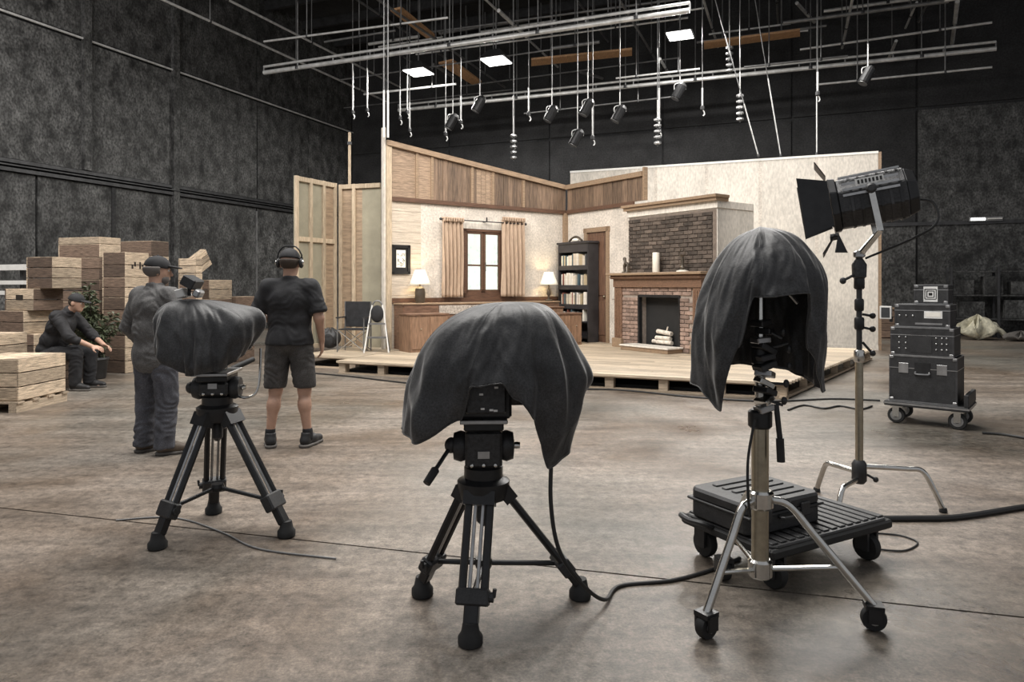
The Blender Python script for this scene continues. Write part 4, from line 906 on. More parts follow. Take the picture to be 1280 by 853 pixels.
cable('looped black cable beside the stage corner', [gz(985, 514, .012), gz(1005, 508, .012), gz(1030, 512, .012), gz(1050, 509, .012), gz(1075, 513, .012), gz(1090, 509, .012)], .011)
cable('black cable leaving the equipment cart across the floor', [gz(1228, 543, .012), gz(1255, 545, .012), gz(1300, 552, .012), gz(1380, 560, .012), gz(1700, 575, .012), gz(2200, 580, .012)], .012)
cable('thin coiled wire on the floor past the trolley wheel', [gz(1092, 668, .006), gz(1125, 671, .006), gz(1147, 680, .006), gz(1130, 690, .006), gz(1095, 688, .006)], .005)
cable('thin pale wire lying between the legs of the tripod beside the joint', [gz(145, 652, .006), gz(200, 648, .006), gz(235, 652, .006), gz(280, 668, .006), gz(325, 688, .006), gz(420, 700, .006)], .005, m_='pipe_dark')
cable('slack signal lead hanging from the hooded lamp stand', [(1.02, 2.9, .86), (.985, 2.88, .7), (.985, 2.88, .55), (1.0, 2.9, .45)], .006)
# ================================================================ wooden crates
def crate(label, xe, yb, yt, xl, xr, Y, phi=18, ns=3, mats=('crate_wood', 'crate_wood'), z0=None, z1=None, hole=None, lid=True, tilt=None, group='wooden crates along the dark wall'):
    e = P(xe, yb, Y); z0 = e.z if z0 is None else z0; z1 = P(xe, yt, Y).z if z1 is None else z1; h_ = z1 - z0 - .002
    ph = math.radians(phi); dR = Vector((math.sin(ph), math.cos(ph))); dL = Vector((-math.cos(ph), math.sin(ph)))
    def ln(d, xt): r = (xt-CX)/F; return (r*e.y - e.x)/(d.x - r*d.y)
    lr, ll = ln(dR, xr), ln(dL, xl)
    t = thing('wooden_crate', label, 'crate', (e.x, e.y, z0 + .001), PI/2 - ph, group)
    if tilt: t.rotation_euler = tilt; 
    th = .02; gp = .012; sh = (h_ - .0)/ns
    for k in range(ns):
        a, b = k*sh + gp/2, (k+1)*sh - gp/2
        MB().bb(0, lr, 0, th, a, b).build('slat', mats[1], t, bevel=.003); MB().bb(0, lr, ll-th, ll, a, b).build('slat', mats[1], t)
        MB().bb(0, th, th+.002, ll-th-.002, a, b).build('slat', mats[0], t, bevel=.003); MB().bb(lr-th, lr, th+.002, ll-th-.002, a, b).build('slat', mats[0], t)
    for x in (th, lr-th-.04):
        for y in (th, ll-th-.04): MB().bb(x, x+.04, y, y+.04, .004, h_-.004).build('corner_post', mats[1], t)
    MB().bb(th, lr-th, th, ll-th, 0, .016).build('base_board', mats[1], t)
    if lid:
        n = 4
        for k in range(n): MB().bb(.004, lr-.004, ll*k/n+.004, ll*(k+1)/n-.004, h_-.018, h_+.001).build('lid_board', 'crate_wood', t)
    if hole:
        for face in hole:
            if face == 'R': MB().bb(lr*.36, lr*.62, -.003, .002, h_*.52, h_*.72).build('hand_hole', 'crate_hole', t)
            elif face == 'M':
                for k in range(5): a = .25+.11*k; MB().bb(lr*a, lr*(a+.07), -.003, .002, h_*(.35+.09*(k % 3)), h_*(.52+.1*(k % 2))).build('stencil_mark', 'crate_hole', t)
            else: MB().bb(-.003, .002, ll*.38, ll*.62, h_*.5, h_*.72).build('hand_hole', 'crate_hole', t)
    return t, lr, ll
# crate on a pallet in front
e = P(23, 517, 7.7); phi0 = 2
tt, lr, ll = crate('weathered crate with three wide boards sitting on a pallet', 23, 505, 452, -55, 82, 7.75, phi0, 3, z0=.125, z1=.60, group='wooden crates along the dark wall')
for s_ in range(1):
    pt = thing('pallet', 'low slatted pallet under the weathered front crate', 'pallet', (tt.location.x, tt.location.y, 0), tt.rotation_euler.z)
    for y in (0.0, ll/2-.04, ll-.09): MB().bb(-.03, lr+.03, y, y+.09, .03, .10).build('bearer', 'pallet', pt)
    for k in range(4): x = -.03 + k*(lr-.04)/3; MB().bb(x, x+.1, -.02, ll+.02, .10, .122).build('deck_board', 'pallet', pt)
    for y in (0.0, ll-.09): MB().bb(-.03, lr+.03, y, y+.09, 0, .028).build('bottom_board', 'pallet', pt)
def column(xe, xl, xr, Y, ys, phi, specs, labels):
    """ys: top pixel rows from the top crate down; the rest of the height is filled with like crates to the floor"""
    zs = [P(xe, y, Y).z for y in ys]; zrest = zs[-1]
    n = max(1, round(zrest/.38)); zs += [zrest*(1-(k+1)/n) for k in range(n)]
    for i, (z1, z0) in enumerate(zip(zs, zs[1:])):
        sp = specs[min(i, len(specs)-1)]; dx = sp.get('dx', 0)
        lab = labels[i] if i < len(labels) else 'plain crate low in the stack beneath the ' + labels[-1].split(' crate')[0] + ' crate'
        if i >= len(labels) and n > 1: lab = lab + ', level %s' % (['one', 'two', 'three', 'four'][min(3, len(zs)-2-i)])
        crate(lab, xe+dx, 0, 0, sp.get('xl', xl)+0, sp.get('xr', xr), Y, phi, sp.get('ns', 2), sp.get('m', ('crate_wood', 'crate_dark')), z0=z0, z1=z1, hole=sp.get('hole'))
LW, DK = 'crate_wood', 'crate_dark'
column(-22, -70, 34, 8.45, [420, 450], 4, [dict(m=(DK, LW), ns=2)], ['pale two board crate behind the weathered crate'])
column(43, 6, 79, 10.3, [321, 361, 389, 418], 18, [dict(dx=23, xl=33, xr=102, m=(DK, LW), ns=3), dict(m=(LW, DK), ns=2, hole='L'), dict(dx=-13, xl=-2, xr=66, m=(DK, LW), ns=2), dict(m=(DK, LW))],
       ['three slat crate with pale end on top beside the plant', 'crate with a hand hole and one dark side behind the seated man', 'wide slatted crate low behind the seated man'])
column(125, 73, 151, 11.9, [296, 305, 322], 18, [dict(m=('crate_wood', 'crate_wood'), ns=1), dict(m=(DK, LW), ns=1), dict(m=(DK, DK))],
       ['shallow pale tray crate at the very top of the tallest stack', 'dark sided shallow crate under the pale tray'])
column(157, 128, 186, 11.2, [315, 347, 372], 18, [dict(m=(DK, LW), ns=2, hole='M'), dict(m=(DK, LW), ns=2), dict(m=(DK, LW))],
       ['crate with dark stencil marks on its pale end', 'pale ended crate directly under the stencilled crate'])
column(190, 150, 211, 12.9, [301, 320, 340], 18, [dict(m=(DK, DK), ns=1), dict(m=(DK, LW), ns=1), dict(m=(DK, DK))],
       ['dusty brown long crate behind the stencilled crate', 'narrow orange board crate under the dusty brown crate'])
column(246, 223, 253, 11.8, [323, 351], 18, [dict(m=(LW, LW), ns=3), dict(m=(DK, LW))], ['pale three slat crate beside the leaning crate'])
column(262, 248, 290, 12.3, [350, 374], 18, [dict(m=(DK, LW), ns=2), dict(m=(DK, DK))], ['reddish crate with a pale lid supporting the leaning crate'])
column(297, 285, 318, 12.9, [371], 18, [dict(m=(DK, DK))], ['low dark crate at the end of the crate row'])
tl = P(262, 349, 12.25)
crate('crate tipped up at an angle on the reddish crate', 250, 349, 318, 243, 268, 12.25, 18, 3, (LW, LW), z0=tl.z+.08, z1=tl.z+.40, tilt=(0, -.55, PI/2-math.radians(18)))
# white rails behind the crates
q = P(-10, 430, 12.6); t = thing('storage_rack', 'white railed metal rack standing behind the crates', 'rack', (q.x-.55, q.y, 0), BANG)
for z in (1.75, 1.50, 1.32): MB().bb(-.6, 1.75, -.03, .03, z-.05, z+.05 if z > 1.6 else z+.02).build('rail', 'white_paint', t)
for x in (-.5, 1.6): MB().bb(x-.04, x+.04, .03, .09, 0, 1.8).build('upright', 'steel_dark', t)

# ================================================================ leafy plant behind the seated man
pc = P(118, 440, 10.6); t = thing('potted_plant', 'bushy dark leafy plant in a pot beside the seated man', 'plant', (pc.x, pc.y, 0))
MB().lathe([(.14, 0), (.16, .02), (.19, .28), (.21, .3), (.20, .33), (.17, .33), (.16, .26)], 18).build('pot', 'black_plastic', t, smooth=True)
sm = MB(); lf = MB(); rng = random.Random(4)
for k in range(26):
    a = rng.uniform(0, 2*PI); r = rng.uniform(.1, .42); hh = rng.uniform(.55, 1.55)*(1.05-.5*r); p0 = Vector((.06*math.cos(a), .06*math.sin(a), .3)); p2 = Vector((r*math.cos(a), r*math.sin(a), hh)); p1 = (p0+p2)/2 + Vector((0, 0, .15))
    pth = smooth_path([p0, p1, p2], 6); sm.tube(pth, .006, 5)
    for q in pth[2:]:
        for j in range(5):
            d = Vector((rng.uniform(-1, 1), rng.uniform(-1, 1), rng.uniform(-.5, .7))).normalized(); L = rng.uniform(.07, .14); s_ = d.cross(Vector((rng.uniform(-1, 1), rng.uniform(-1, 1), 1))).normalized()*L*.26
            b = q + d*.02; m_ = b + d*L*.5 + Vector((0, 0, .01)); lf.add([b, m_+s_, b+d*L-Vector((0, 0, .015)), m_-s_], [(0, 1, 2), (0, 2, 3)])
sm.build('stems', 'stem', t); lf.build('foliage', 'leaf', t, kind='stuff')
# ================================================================ things on the stage at the left
q = G(408, 437, ST); t = thing('duffel_bag', 'slumped black bag with strap on the short platform', 'bag', (q.x, q.y+.25, ST))
MB().sheet(lambda u, v: ((.20+.02*math.sin(9*u*6.28))*math.cos(2*PI*u)*math.sin(PI*(.02+.96*v))**.6, (.14+.015*math.sin(5*u*6.28))*math.sin(2*PI*u)*math.sin(PI*(.02+.96*v))**.6, .38*v*(1+.08*math.sin(7*u*6.28)*v)), 40, 14, closed=True).build('sack', 'cover_cloth', t, smooth='all')
MB().tube(smooth_path([(-.15, -.05, .2), (-.24, -.05, .42), (-.2, -.02, .5), (-.1, 0, .36)]), .012, 6).build('strap', 'cover_cloth', t, smooth=True)
MB().tube(smooth_path([(-.12, -.14, .1), (-.05, -.15, .26), (.08, -.15, .25), (.13, -.13, .1)]), .008, 6).build('strap', 'steel_dark', t, smooth=True)
q = G(439, 441, ST); t = thing('director_chair', 'black canvas folding director chair on the stage beside the stool', 'chair', (q.x, q.y+.25, ST), -.12)
MB().bb(-.24, .24, .18, .20, .44, .92).build('backrest', 'tee_black', t, bevel=.02); MB().bb(-.23, .23, -.2, .18, .40, .425).build('seat', 'tee_black', t, bevel=.01)
for s_ in (-1, 1):
    MB().tube([(.25*s_, .2, .0), (.25*s_, .2, .92)], .012).build('back_post', 'pipe_dark', t); MB().tube([(.25*s_, -.2, .0), (.25*s_, -.2, .62)], .012).build('front_post', 'pipe_dark', t)
    MB().bb(.25*s_-.025, .25*s_+.025, -.22, .2, .62, .64).build('armrest', 'black_plastic', t)
    MB().tube([(.24*s_, -.2, .03), (-.24*s_, -.18, .40)], .011).build('cross_leg', 'chrome', t); MB().tube([(.24*s_, .18, .03), (-.24*s_, .17, .40)], .011).build('cross_leg', 'chrome', t)
q = G(470, 441, ST); t = thing('folding_stool', 'aluminium folding step stool with a black bag hung in its frame', 'stool', (q.x, q.y+.12, ST), .1)
for s_ in (-1, 1):
    MB().tube([(.22*s_, -.18, 0), (.12*s_, -.02, .72), (.09*s_, .0, .86)], .013).build('front_leg', 'white_paint', t); MB().tube([(.21*s_, .20, 0), (.12*s_, .02, .70)], .012).build('rear_leg', 'pipe_dark', t)
MB().tube(smooth_path([(-.09, 0, .86), (-.04, 0, .93), (.04, 0, .93), (.09, 0, .86)]), .013).build('handle', 'pipe_dark', t)
for z, w_ in ((.27, .18), (.52, .15)): MB().bb(-w_, w_, -.16+z*.12, -.02+z*.1, z-.015, z+.015).build('step', 'pipe_dark', t)
MB().ell((0, -.03, .70), (.12, .07, .16)).build('hung_bag', 'tee_black', t, smooth=True)

# ================================================================ clutter along the back wall at the right
q = G(1112, 421); t = thing('wooden_chest', 'brown slatted chest behind the end of the white flat', 'chest', (q.x-.1, q.y-.4, 0), BANG)
for k in range(4): MB().bb(-.5, .5, -.3, .3, .02+k*.19, .2+k*.19).build('board', 'crate_dark', t, bevel=.006)
MB().bb(-.53, .53, -.33, .33, .79, .83).build('lid', 'trim_wood', t)
q = G(1222, 425); t = thing('cloth_bundle', 'crumpled pale plastic bundle on the floor by the back wall', 'bundle', (q.x, q.y, 0))
MB().sheet(lambda u, v: ((.45+.12*math.sin(7*u*6.28+v*5))*math.cos(2*PI*u)*math.sin(PI*(.01+.98*v)), (.3+.08*math.sin(5*u*6.28))*math.sin(2*PI*u)*math.sin(PI*(.01+.98*v)), max(0, .55*v*(1+.25*math.sin(9*u*6.28+v*7)))), 40, 16, closed=True).build('folds', 'bag_pale', t)
MB().tube(smooth_path([(.3, 0, .3), (.55, -.05, .25), (.75, -.05, .05)]), .07, 8).build('tail', 'bag_pale', t)
q = G(1276, 427); t = thing('cloth_bundle', 'flat heap of grey rags on the floor by the dark shelving', 'bundle', (q.x, q.y, 0))
MB().sheet(lambda u, v: ((.4+.1*math.sin(6*u*6.28))*math.cos(2*PI*u)*math.sin(PI*(.01+.98*v)), .25*math.sin(2*PI*u)*math.sin(PI*(.01+.98*v)), .22*v*(1+.3*math.sin(9*u*6.28))), 30, 10, closed=True).build('folds', 'sole', t)
q = G(1262, 424); t = thing('shelf_rack', 'dark steel shelving standing against the back wall', 'rack', (q.x, q.y+.35, 0), BANG)
for x in (-1.2, -.1, 1.0):
    for y in (-.25, .25): MB().bb(x-.03, x+.03, y-.03, y+.03, 0, 1.95).build('upright', 'steel_dark', t)
for z in (.5, 1.15, 1.8): MB().bb(-1.2, 1.0, -.25, .25, z, z+.04).build('shelf', 'wall_dark', t)
for k, (x, z, w_, h_) in enumerate(((-.9, 1.19, .5, .4), (-.2, 1.19, .45, .5), (.5, 1.19, .6, .35), (-.7, .54, .6, .45), (.4, .54, .7, .5))):
    tb_ = thing('storage_box', ['dark carton on the middle shelf end', 'tall dark carton centred on the middle shelf', 'wide dark carton on the middle shelf', 'dark bin on the low shelf end', 'wide dark bin on the low shelf'][k] + ' of the steel shelving', 'box', t.matrix_basis @ Vector((x, 0, z+.001)), BANG, 'boxes on the steel shelving')
    MB().bb(-w_/2, w_/2, -.2, .2, 0, h_).build('carton', 'wall_dark', tb_, bevel=.01); MB().bb(-w_/2, w_/2, -.02, .02, h_, h_+.004).build('tape', 'steel_dark', tb_)
def tubelight(x0, x1, y, label):
    a = P(x0, y, 20.0); wv = a.x*WD.x + a.y*WD.y; 
    q = (x0-CX)/F; wv = DB*(q*DD.y - DD.x)/(WD.x - q*WD.y)*1.0; q2 = (x1-CX)/F; wv2 = DB*(q2*DD.y - DD.x)/(WD.x - q2*WD.y)
    Yw = B(wv, DB).y; z = H-(y-HZ)/F*Yw
    t = thing('wall_light', label, 'light', B((wv+wv2)/2, DB-.135, z), BANG); L = abs(wv2-wv)/2
    MB().bb(-L, L, .0, .062, -.06, .06).build('housing', 'pipe_dark', t); MB().tube([(-L*.9, -.03, 0), (-L*.05, -.03, 0)], .035, 10).build('tube', 'tube_glow', t); MB().tube([(.1*L, -.03, 0), (L*.95, -.03, 0)], .02, 10).build('tube', 'white_paint', t)
tubelight(1210, 1252, 275, 'strip light with one lit tube on the back wall')

# ================================================================ overhead grid
def zpix(x, y, z): Y = (z-H)*F/(HZ-y); return Vector(((x-CX)/F*Y, Y, z))
SEG = []                                                   # everything strung in the grid: (p0, p1, radius)
def segdist(p1, q1, p2, q2):
    d1, d2, r = q1-p1, q2-p2, p1-p2; a, e, f, b, c = d1.dot(d1), d2.dot(d2), d2.dot(r), d1.dot(d2), d1.dot(r); dn = a*e-b*b
    s_ = min(1, max(0, (b*f-c*e)/dn)) if dn > 1e-9 else 0.0; t_ = (b*s_+f)/e
    if t_ < 0: t_ = 0.0; s_ = min(1, max(0, -c/a))
    elif t_ > 1: t_ = 1.0; s_ = min(1, max(0, (b-c)/a))
    return ((p1+d1*s_) - (p2+d2*t_)).length
def clear(p, q, r, skip=0): return all(segdist(p, q, a, b) > r+rr_+.02 for a, b, rr_ in (SEG[:len(SEG)-skip] if skip else SEG))
def up_to(p): return Vector((p.x, p.y, ZC-.325))
DEFER, PEND = True, []                                    # hangers go up once every long pipe is in place
def hangers(t, p0, v, r, drops, own):
    for k in range(drops):
        f = (k+.5)/drops
        for tr in range(24):
            f2 = min(.97, max(.03, f + (.012*((tr+1)//2))*(-1)**tr)); pp = p0 + v*f2
            if all(segdist(pp, up_to(pp), a, b) > .036+rr_ for a, b, rr_ in SEG if (a-p0).length > .5*r+1e-4 and (a-p0-Vector((0, 0, .17))).length > .03): f = f2; break
        q = v*f; SEG.insert(0, (p0+q, up_to(p0+q), .016)); MB().tube([q, (q.x, q.y, ZC-.32-p0.z)], .016, 6).build('hanger', 'pipe_dark', t); MB().lathe([(r*1.2, -.04), (r*1.3, 0), (r*1.2, .04)], 10, Matrix.Translation(q)).build('clamp', 'steel_dark', t)
def pipe_thing(label, p0, p1, r=.05, m_='pipe', drops=3, group='overhead lighting pipes', dbl=0):
    for _ in range(14):
        if clear(p0, p1, r*1.3): break
        p0 = p0 + Vector((0, 0, .05)); p1 = p1 + Vector((0, 0, .05))
    SEG.append((p0, p1, r*1.3))
    if dbl: SEG.append((p0 + Vector((0, 0, dbl)), p1 + Vector((0, 0, dbl)), r*.6))
    own = 2 if dbl else 1; t = thing('lighting_pipe', label, 'pipe', p0, 0, group); v = p1-p0
    MB().tube([(0, 0, 0), v], r, 10).build('pipe', m_, t, smooth=True)
    if dbl:
        MB().tube([(0, 0, dbl), v + Vector((0, 0, dbl))], r*.6, 8).build('top_chord', m_, t, smooth=True)
        n = int(v.length/1.1)
        for k in range(n+1): MB().tube([v*(k/n), v*(k/n) + Vector((0, 0, dbl))], .02, 6).build('tie', 'pipe_dark', t)
    job = (t, p0, v, r, drops, own)
    PEND.append(job) if DEFER else hangers(*job)
    return t
ZG = 7.5
pipe_thing('thick bright lighting pipe with a laced truss, the long one furthest from the set', zpix(330, 91, ZG), zpix(862, 13, ZG), .06, 'pipe', 5, dbl=.17)
pipe_thing('thick bright lighting pipe with a laced truss directly above the set', zpix(498, 138, ZG), zpix(1245, 61, ZG), .06, 'pipe', 6, dbl=.18)
gl = 'slim steel cross pipe in the overhead grid'
for (x0, y0, x1, y1, zz, r, m_) in ((455, 118, 570, 105, 7.6, .035, 'pipe'), (425, 100, 690, 62, 8.1, .025, 'pipe_dark'), (330, 52, 560, 22, 8.3, .03, 'pipe'), (575, 108, 850, 72, 8.4, .025, 'pipe_dark'), (770, 98, 875, 86, 7.6, .03, 'pipe'),
        (520, 68, 860, 22, 8.8, .03, 'pipe'), (640, 48, 880, 10, 8.8, .025, 'pipe'), (690, 34, 820, 15, 9.62, .03, 'pipe_dark'), (655, 142, 850, 120, 7.1, .025, 'pipe_dark'), (1000, 62, 1240, 28, 8.2, .035, 'pipe'), (1020, 106, 1240, 84, 7.0, .03, 'pipe'), (930, 84, 1060, 70, 7.4, .03, 'pipe_dark'),
        (540, 40, 900, -8, 9.4, .035, 'pipe_dark'), (430, 135, 640, 112, 8.0, .02, 'pipe_dark'), (880, 52, 1010, 38, 8.6, .03, 'pipe')):
    pipe_thing(gl, zpix(x0, y0, zz), zpix(x1, y1, zz), r, m_, 2, 'cross pipes of the overhead grid')
for k, wv in enumerate((-14.6, -14.0, -11.5, -9.6, -7.6, -5.8, -4.0, -2.2, -.4, 1.4, 3.4, 5.4)):
    zz = 8.6 + .5*(k % 3); pipe_thing('slim steel pipe running front to back in the overhead grid', B(wv, 12.5, zz), B(wv, DB-.3, zz), .035, 'pipe' if k in (0, 1, 4, 7, 9) else 'pipe_dark', 3, 'front to back grid pipes')
for job in PEND: hangers(*job)
DEFER = False
# wooden catwalk boards
def catwalk(label, pts, zz, th=.06):
    q = [zpix(x, y, zz) for x, y in pts]; c = sum(q, Vector())/4; t = thing('catwalk_board', label, 'catwalk', c)
    n = 3; SEG.append(((q[0]+q[3])/2, (q[1]+q[2])/2, (q[0]-q[3]).length/2+.02))
    for k in range(n):
        a, b = (k+.03)/n, (k+.97)/n; pl_ = [q[0].lerp(q[3], a)-c, q[1].lerp(q[2], a)-c, q[1].lerp(q[2], b)-c, q[0].lerp(q[3], b)-c]
        MB().prism([(p.x, p.y) for p in pl_], 0, th).build('plank', 'wood_strip', t)
    for f in (.2, .8):
        for tr in range(20):
            f2 = f + .015*((tr+1)//2)*(-1)**tr; pp = q[0].lerp(q[1], f2)
            if all(segdist(pp, up_to(pp), a, b) > .04+rr_ for a, b, rr_ in SEG if rr_ < .12): f = f2; break
        pp = q[0].lerp(q[1], f); SEG.append((pp, up_to(pp), .018)); p = pp-c; MB().tube([(p.x, p.y, .0), (p.x, p.y, ZC-.32-zz)], .018, 6).build('hanger', 'pipe_dark', t)
catwalk('wooden catwalk board high in the grid above the raw flats', [(488, 14), (533, 48), (545, 46), (502, 11)], 8.7)
catwalk('wooden catwalk board between the two small square lamps', [(548, 80), (590, 106), (602, 103), (566, 76)], 8.2)
catwalk('long wooden catwalk strip above the corner of the set', [(664, 83), (790, 70), (790, 62), (664, 75)], 8.3)
catwalk('wooden catwalk strip past the large square lamp', [(880, 62), (1000, 46), (1000, 38), (880, 54)], 8.4)
# square high bay lamps
def highbay(label, x, y, sz, zz=8.3, pw=260):
    p = zpix(x, y, zz)
    for tr in range(24):
        if clear(p, p + Vector((0, 0, .3)), sz*.6) and clear(p, up_to(p), .02): break
        zz -= .06; p = zpix(x, y, zz)
    SEG.append((p, p + Vector((0, 0, .3)), sz*.6)); SEG.append((p, up_to(p), .02)); t = thing('high_bay_lamp', label, 'lamp', p, BANG)
    s = sz/2; MB().bb(-s, s, -s, s, 0, .02).build('lens', 'lamp_glow', t)
    v = [(-s*1.15, -s*1.15, .021), (s*1.15, -s*1.15, .021), (s*1.15, s*1.15, .021), (-s*1.15, s*1.15, .021), (-s*.5, -s*.5, .3), (s*.5, -s*.5, .3), (s*.5, s*.5, .3), (-s*.5, s*.5, .3)]
    MB().add(v, [(3,2,1,0),(4,5,6,7),(0,1,5,4),(1,2,6,5),(2,3,7,6),(3,0,4,7)]).build('housing', 'steel_dark', t); MB().tube([(0, 0, .3), (0, 0, ZC-.32-zz)], .02, 6).build('stem', 'pipe_dark', t)
    l = bpy.data.lights.new('lamp_light', 'AREA'); l.energy = pw; l.size = sz*.9; l.color = (1, .97, .92)
    lo = bpy.data.objects.new('lamp_light', l); COL.objects.link(lo); lo.parent = t; lo.location = (0, 0, -.02)
highbay('largest glowing square lamp near the end of the truss pipe', 850, 45, .62); highbay('glowing square lamp above the window curtains', 620, 77, .68); highbay('glowing square lamp above the end post of the set wall', 523, 91, .66)
# tensioned wires
for p0, p1, lb in (((960, 98, 17), (976, 195, 17), 'slanting tensioned wire above the white flat nearest the hooded lamp'), ((930, 130, 16.2), (948, 195, 16.2), 'slanting tensioned wire beside the dangling sockets'), ((1021, 118, 17), (1021, 193, 17), 'plumb hanging wire above the white flat')):
    a, b = P(*p0), P(*p1); t = thing('tension_wire', lb, 'wire', b); v = a-b; SEG.append((b, b + v*((ZC-.33-b.z)/v.z), .03)); MB().tube([(0, 0, 0), v], .016, 6).build('wire', 'pipe', t); MB().tube([v, v*((ZC-.33-b.z)/v.z)], .012, 5).build('upper_wire', 'pipe_dark', t); MB().lathe([(.02, -.03), (.035, 0), (.02, .05)], 8).build('shackle', 'steel_dark', t)
# things hanging from the grid
def hang(label, x, y0, y1, Y, kind='rod', zt=None):
    wd_ = .16 if kind == 'lamp' else .11 if kind == 'beads' else .07; lo_ = .65 if kind == 'beads' else .3
    for tr in range(40):
        Y2 = Y + .06*((tr+1)//2)*(-1)**tr; a = P(x, y0, Y2); b = P(x, y1, Y2)
        if clear(b, up_to(b), .025) and clear(b - Vector((0, 0, lo_)), b + Vector((0, 0, .2)), wd_): break
    SEG.append((b, up_to(b), .025)); SEG.append((b - Vector((0, 0, lo_)), b + Vector((0, 0, .2)), wd_)); t = thing('hanging_rod' if kind == 'rod' else 'hanging_fixture', label, 'rigging', (b.x, b.y, b.z), 0, 'rods and fixtures hanging from the grid')
    L = a.z-b.z; MB().tube([(0, 0, .05), (0, 0, L)], .022 if kind == 'rod' else .014, 6).build('rod', 'pipe', t)
    MB().tube([(0, 0, L), (0, 0, ZC-.32-b.z)], .012, 5).build('suspension', 'pipe_dark', t)
    if kind == 'rod':
        MB().lathe([(.03, 0), (.05, .02), (.05, .09), (.03, .12)], 10).build('clamp', 'steel_dark', t); MB().tube(smooth_path([(0, 0, .02), (.04, 0, -.04), (.05, 0, -.10), (.02, 0, -.14)]), .016, 6).build('hook', 'pipe', t)
    elif kind == 'beads':
        for k in range(5): MB().lathe([(.05, -k*.14), (.09, -k*.14+.02), (.09, -k*.14+.06), (.05, -k*.14+.08)], 10).build('socket', 'silver_edge', t)
        MB().tube([(0, 0, -.6), (0, 0, .05)], .02, 6).build('spine', 'black_metal', t)
    else:
        R = Matrix.Rotation(.5, 4, 'Y') @ Matrix.Rotation(.6, 4, 'Z')
        hd = MB().lathe([(.10, -.26), (.12, -.24), (.12, .1), (.06, .18)], 14, R).build('lamp_head', 'black_metal', t); MB().lathe([(.03, -.27), (.11, -.268), (.11, -.262), (.03, -.26)], 14, R).build('lens', 'silver_edge', hd)
        MB().tube(smooth_path([(-.14, 0, 0), (-.13, 0, .12), (0, 0, .16), (.13, 0, .12), (.14, 0, 0)]), .012, 6).build('yoke', 'pipe', t)
for x, y0, y1, Y in ((441, 80, 143, 20), (459, 85, 140, 20), (509, 95, 142, 20), (512, 128, 165, 20), (557, 135, 170, 19), (576, 120, 155, 19), (642, 120, 180, 18), (661, 110, 145, 18), (824, 110, 165, 17), (741, 130, 175, 17.5), (878, 110, 138, 17), (1022, 90, 120, 16.5), (500, 112, 150, 19.5)):
    hang('thin steel drop rod with a hook below the overhead grid', x, y0, y1, Y)
for x, y0, y1, Y, wh in ((642, 165, 172, 17.8, 'above the window'), (822, 145, 152, 17, 'above the chimney breast'), (925, 110, 122, 16.5, 'beside the tensioned wires'), (912, 52, 62, 17, 'from the upper catwalk strip')): hang('dark string of stacked sockets dangling ' + wh, x, y0-20, y1, Y, 'beads')
for x, y0, y1, Y, wh in ((722, 120, 170, 17, 'hung lowest, above the set corner'), (735, 90, 132, 17, 'above the bookcase and door'), (566, 125, 150, 18.5, 'above the framed picture'), (850, 95, 112, 17, 'under the largest glowing square lamp'), (690, 110, 140, 17.5, 'above the curtain on the bookcase side'), (775, 115, 140, 17, 'above the mantel end by the door'), (600, 105, 128, 18, 'above the window casements'), (1085, 60, 92, 16, 'above the fresnel lamp')): hang('small black stage lamp on a yoke ' + wh, x, y0, y1, Y, 'lamp')
for x in (480, 485):
    b = P(x, 172, 13.15); a = P(x, 113, 13.15); t = thing('spreader_pole', 'slim pale pole rising from the end post of the window wall', 'pole', b, 0, 'pale poles above the end post'); MB().tube([(0, 0, 0), (0, 0, a.z-b.z)], .02, 8).build('tube', 'white_paint', t); MB().tube([(0, 0, a.z-b.z), (0, 0, ZC-.32-b.z)], .01, 5).build('suspension', 'pipe_dark', t)
rg = random.Random(21)
made = 0
for k in range(400):
    if made == 46: break
    wv = rg.uniform(-13.5, 5.5); d = rg.uniform(14.5, 22); zz = rg.uniform(7.9, 9.9); L = rg.uniform(1.2, 4.0)
    if rg.random() < .55: p0, p1 = B(wv, d, zz), B(wv+L, d, zz)
    else: p0, p1 = B(wv, d, zz), B(wv+rg.choice((0, 0, .5)), min(DB-.4, d+L), zz)
    rr0 = rg.choice((.03, .04, .05)); pc_ = p0.lerp(p1, .5)
    if not (clear(p0, p1, rr0*1.3) and clear(pc_, up_to(pc_), .016)): continue
    made += 1; pipe_thing('short steel pipe length clamped high in the overhead grid', p0, p1, rr0, rg.choice(('pipe', 'pipe_dark', 'pipe')), 1, 'short pipes of the overhead grid')
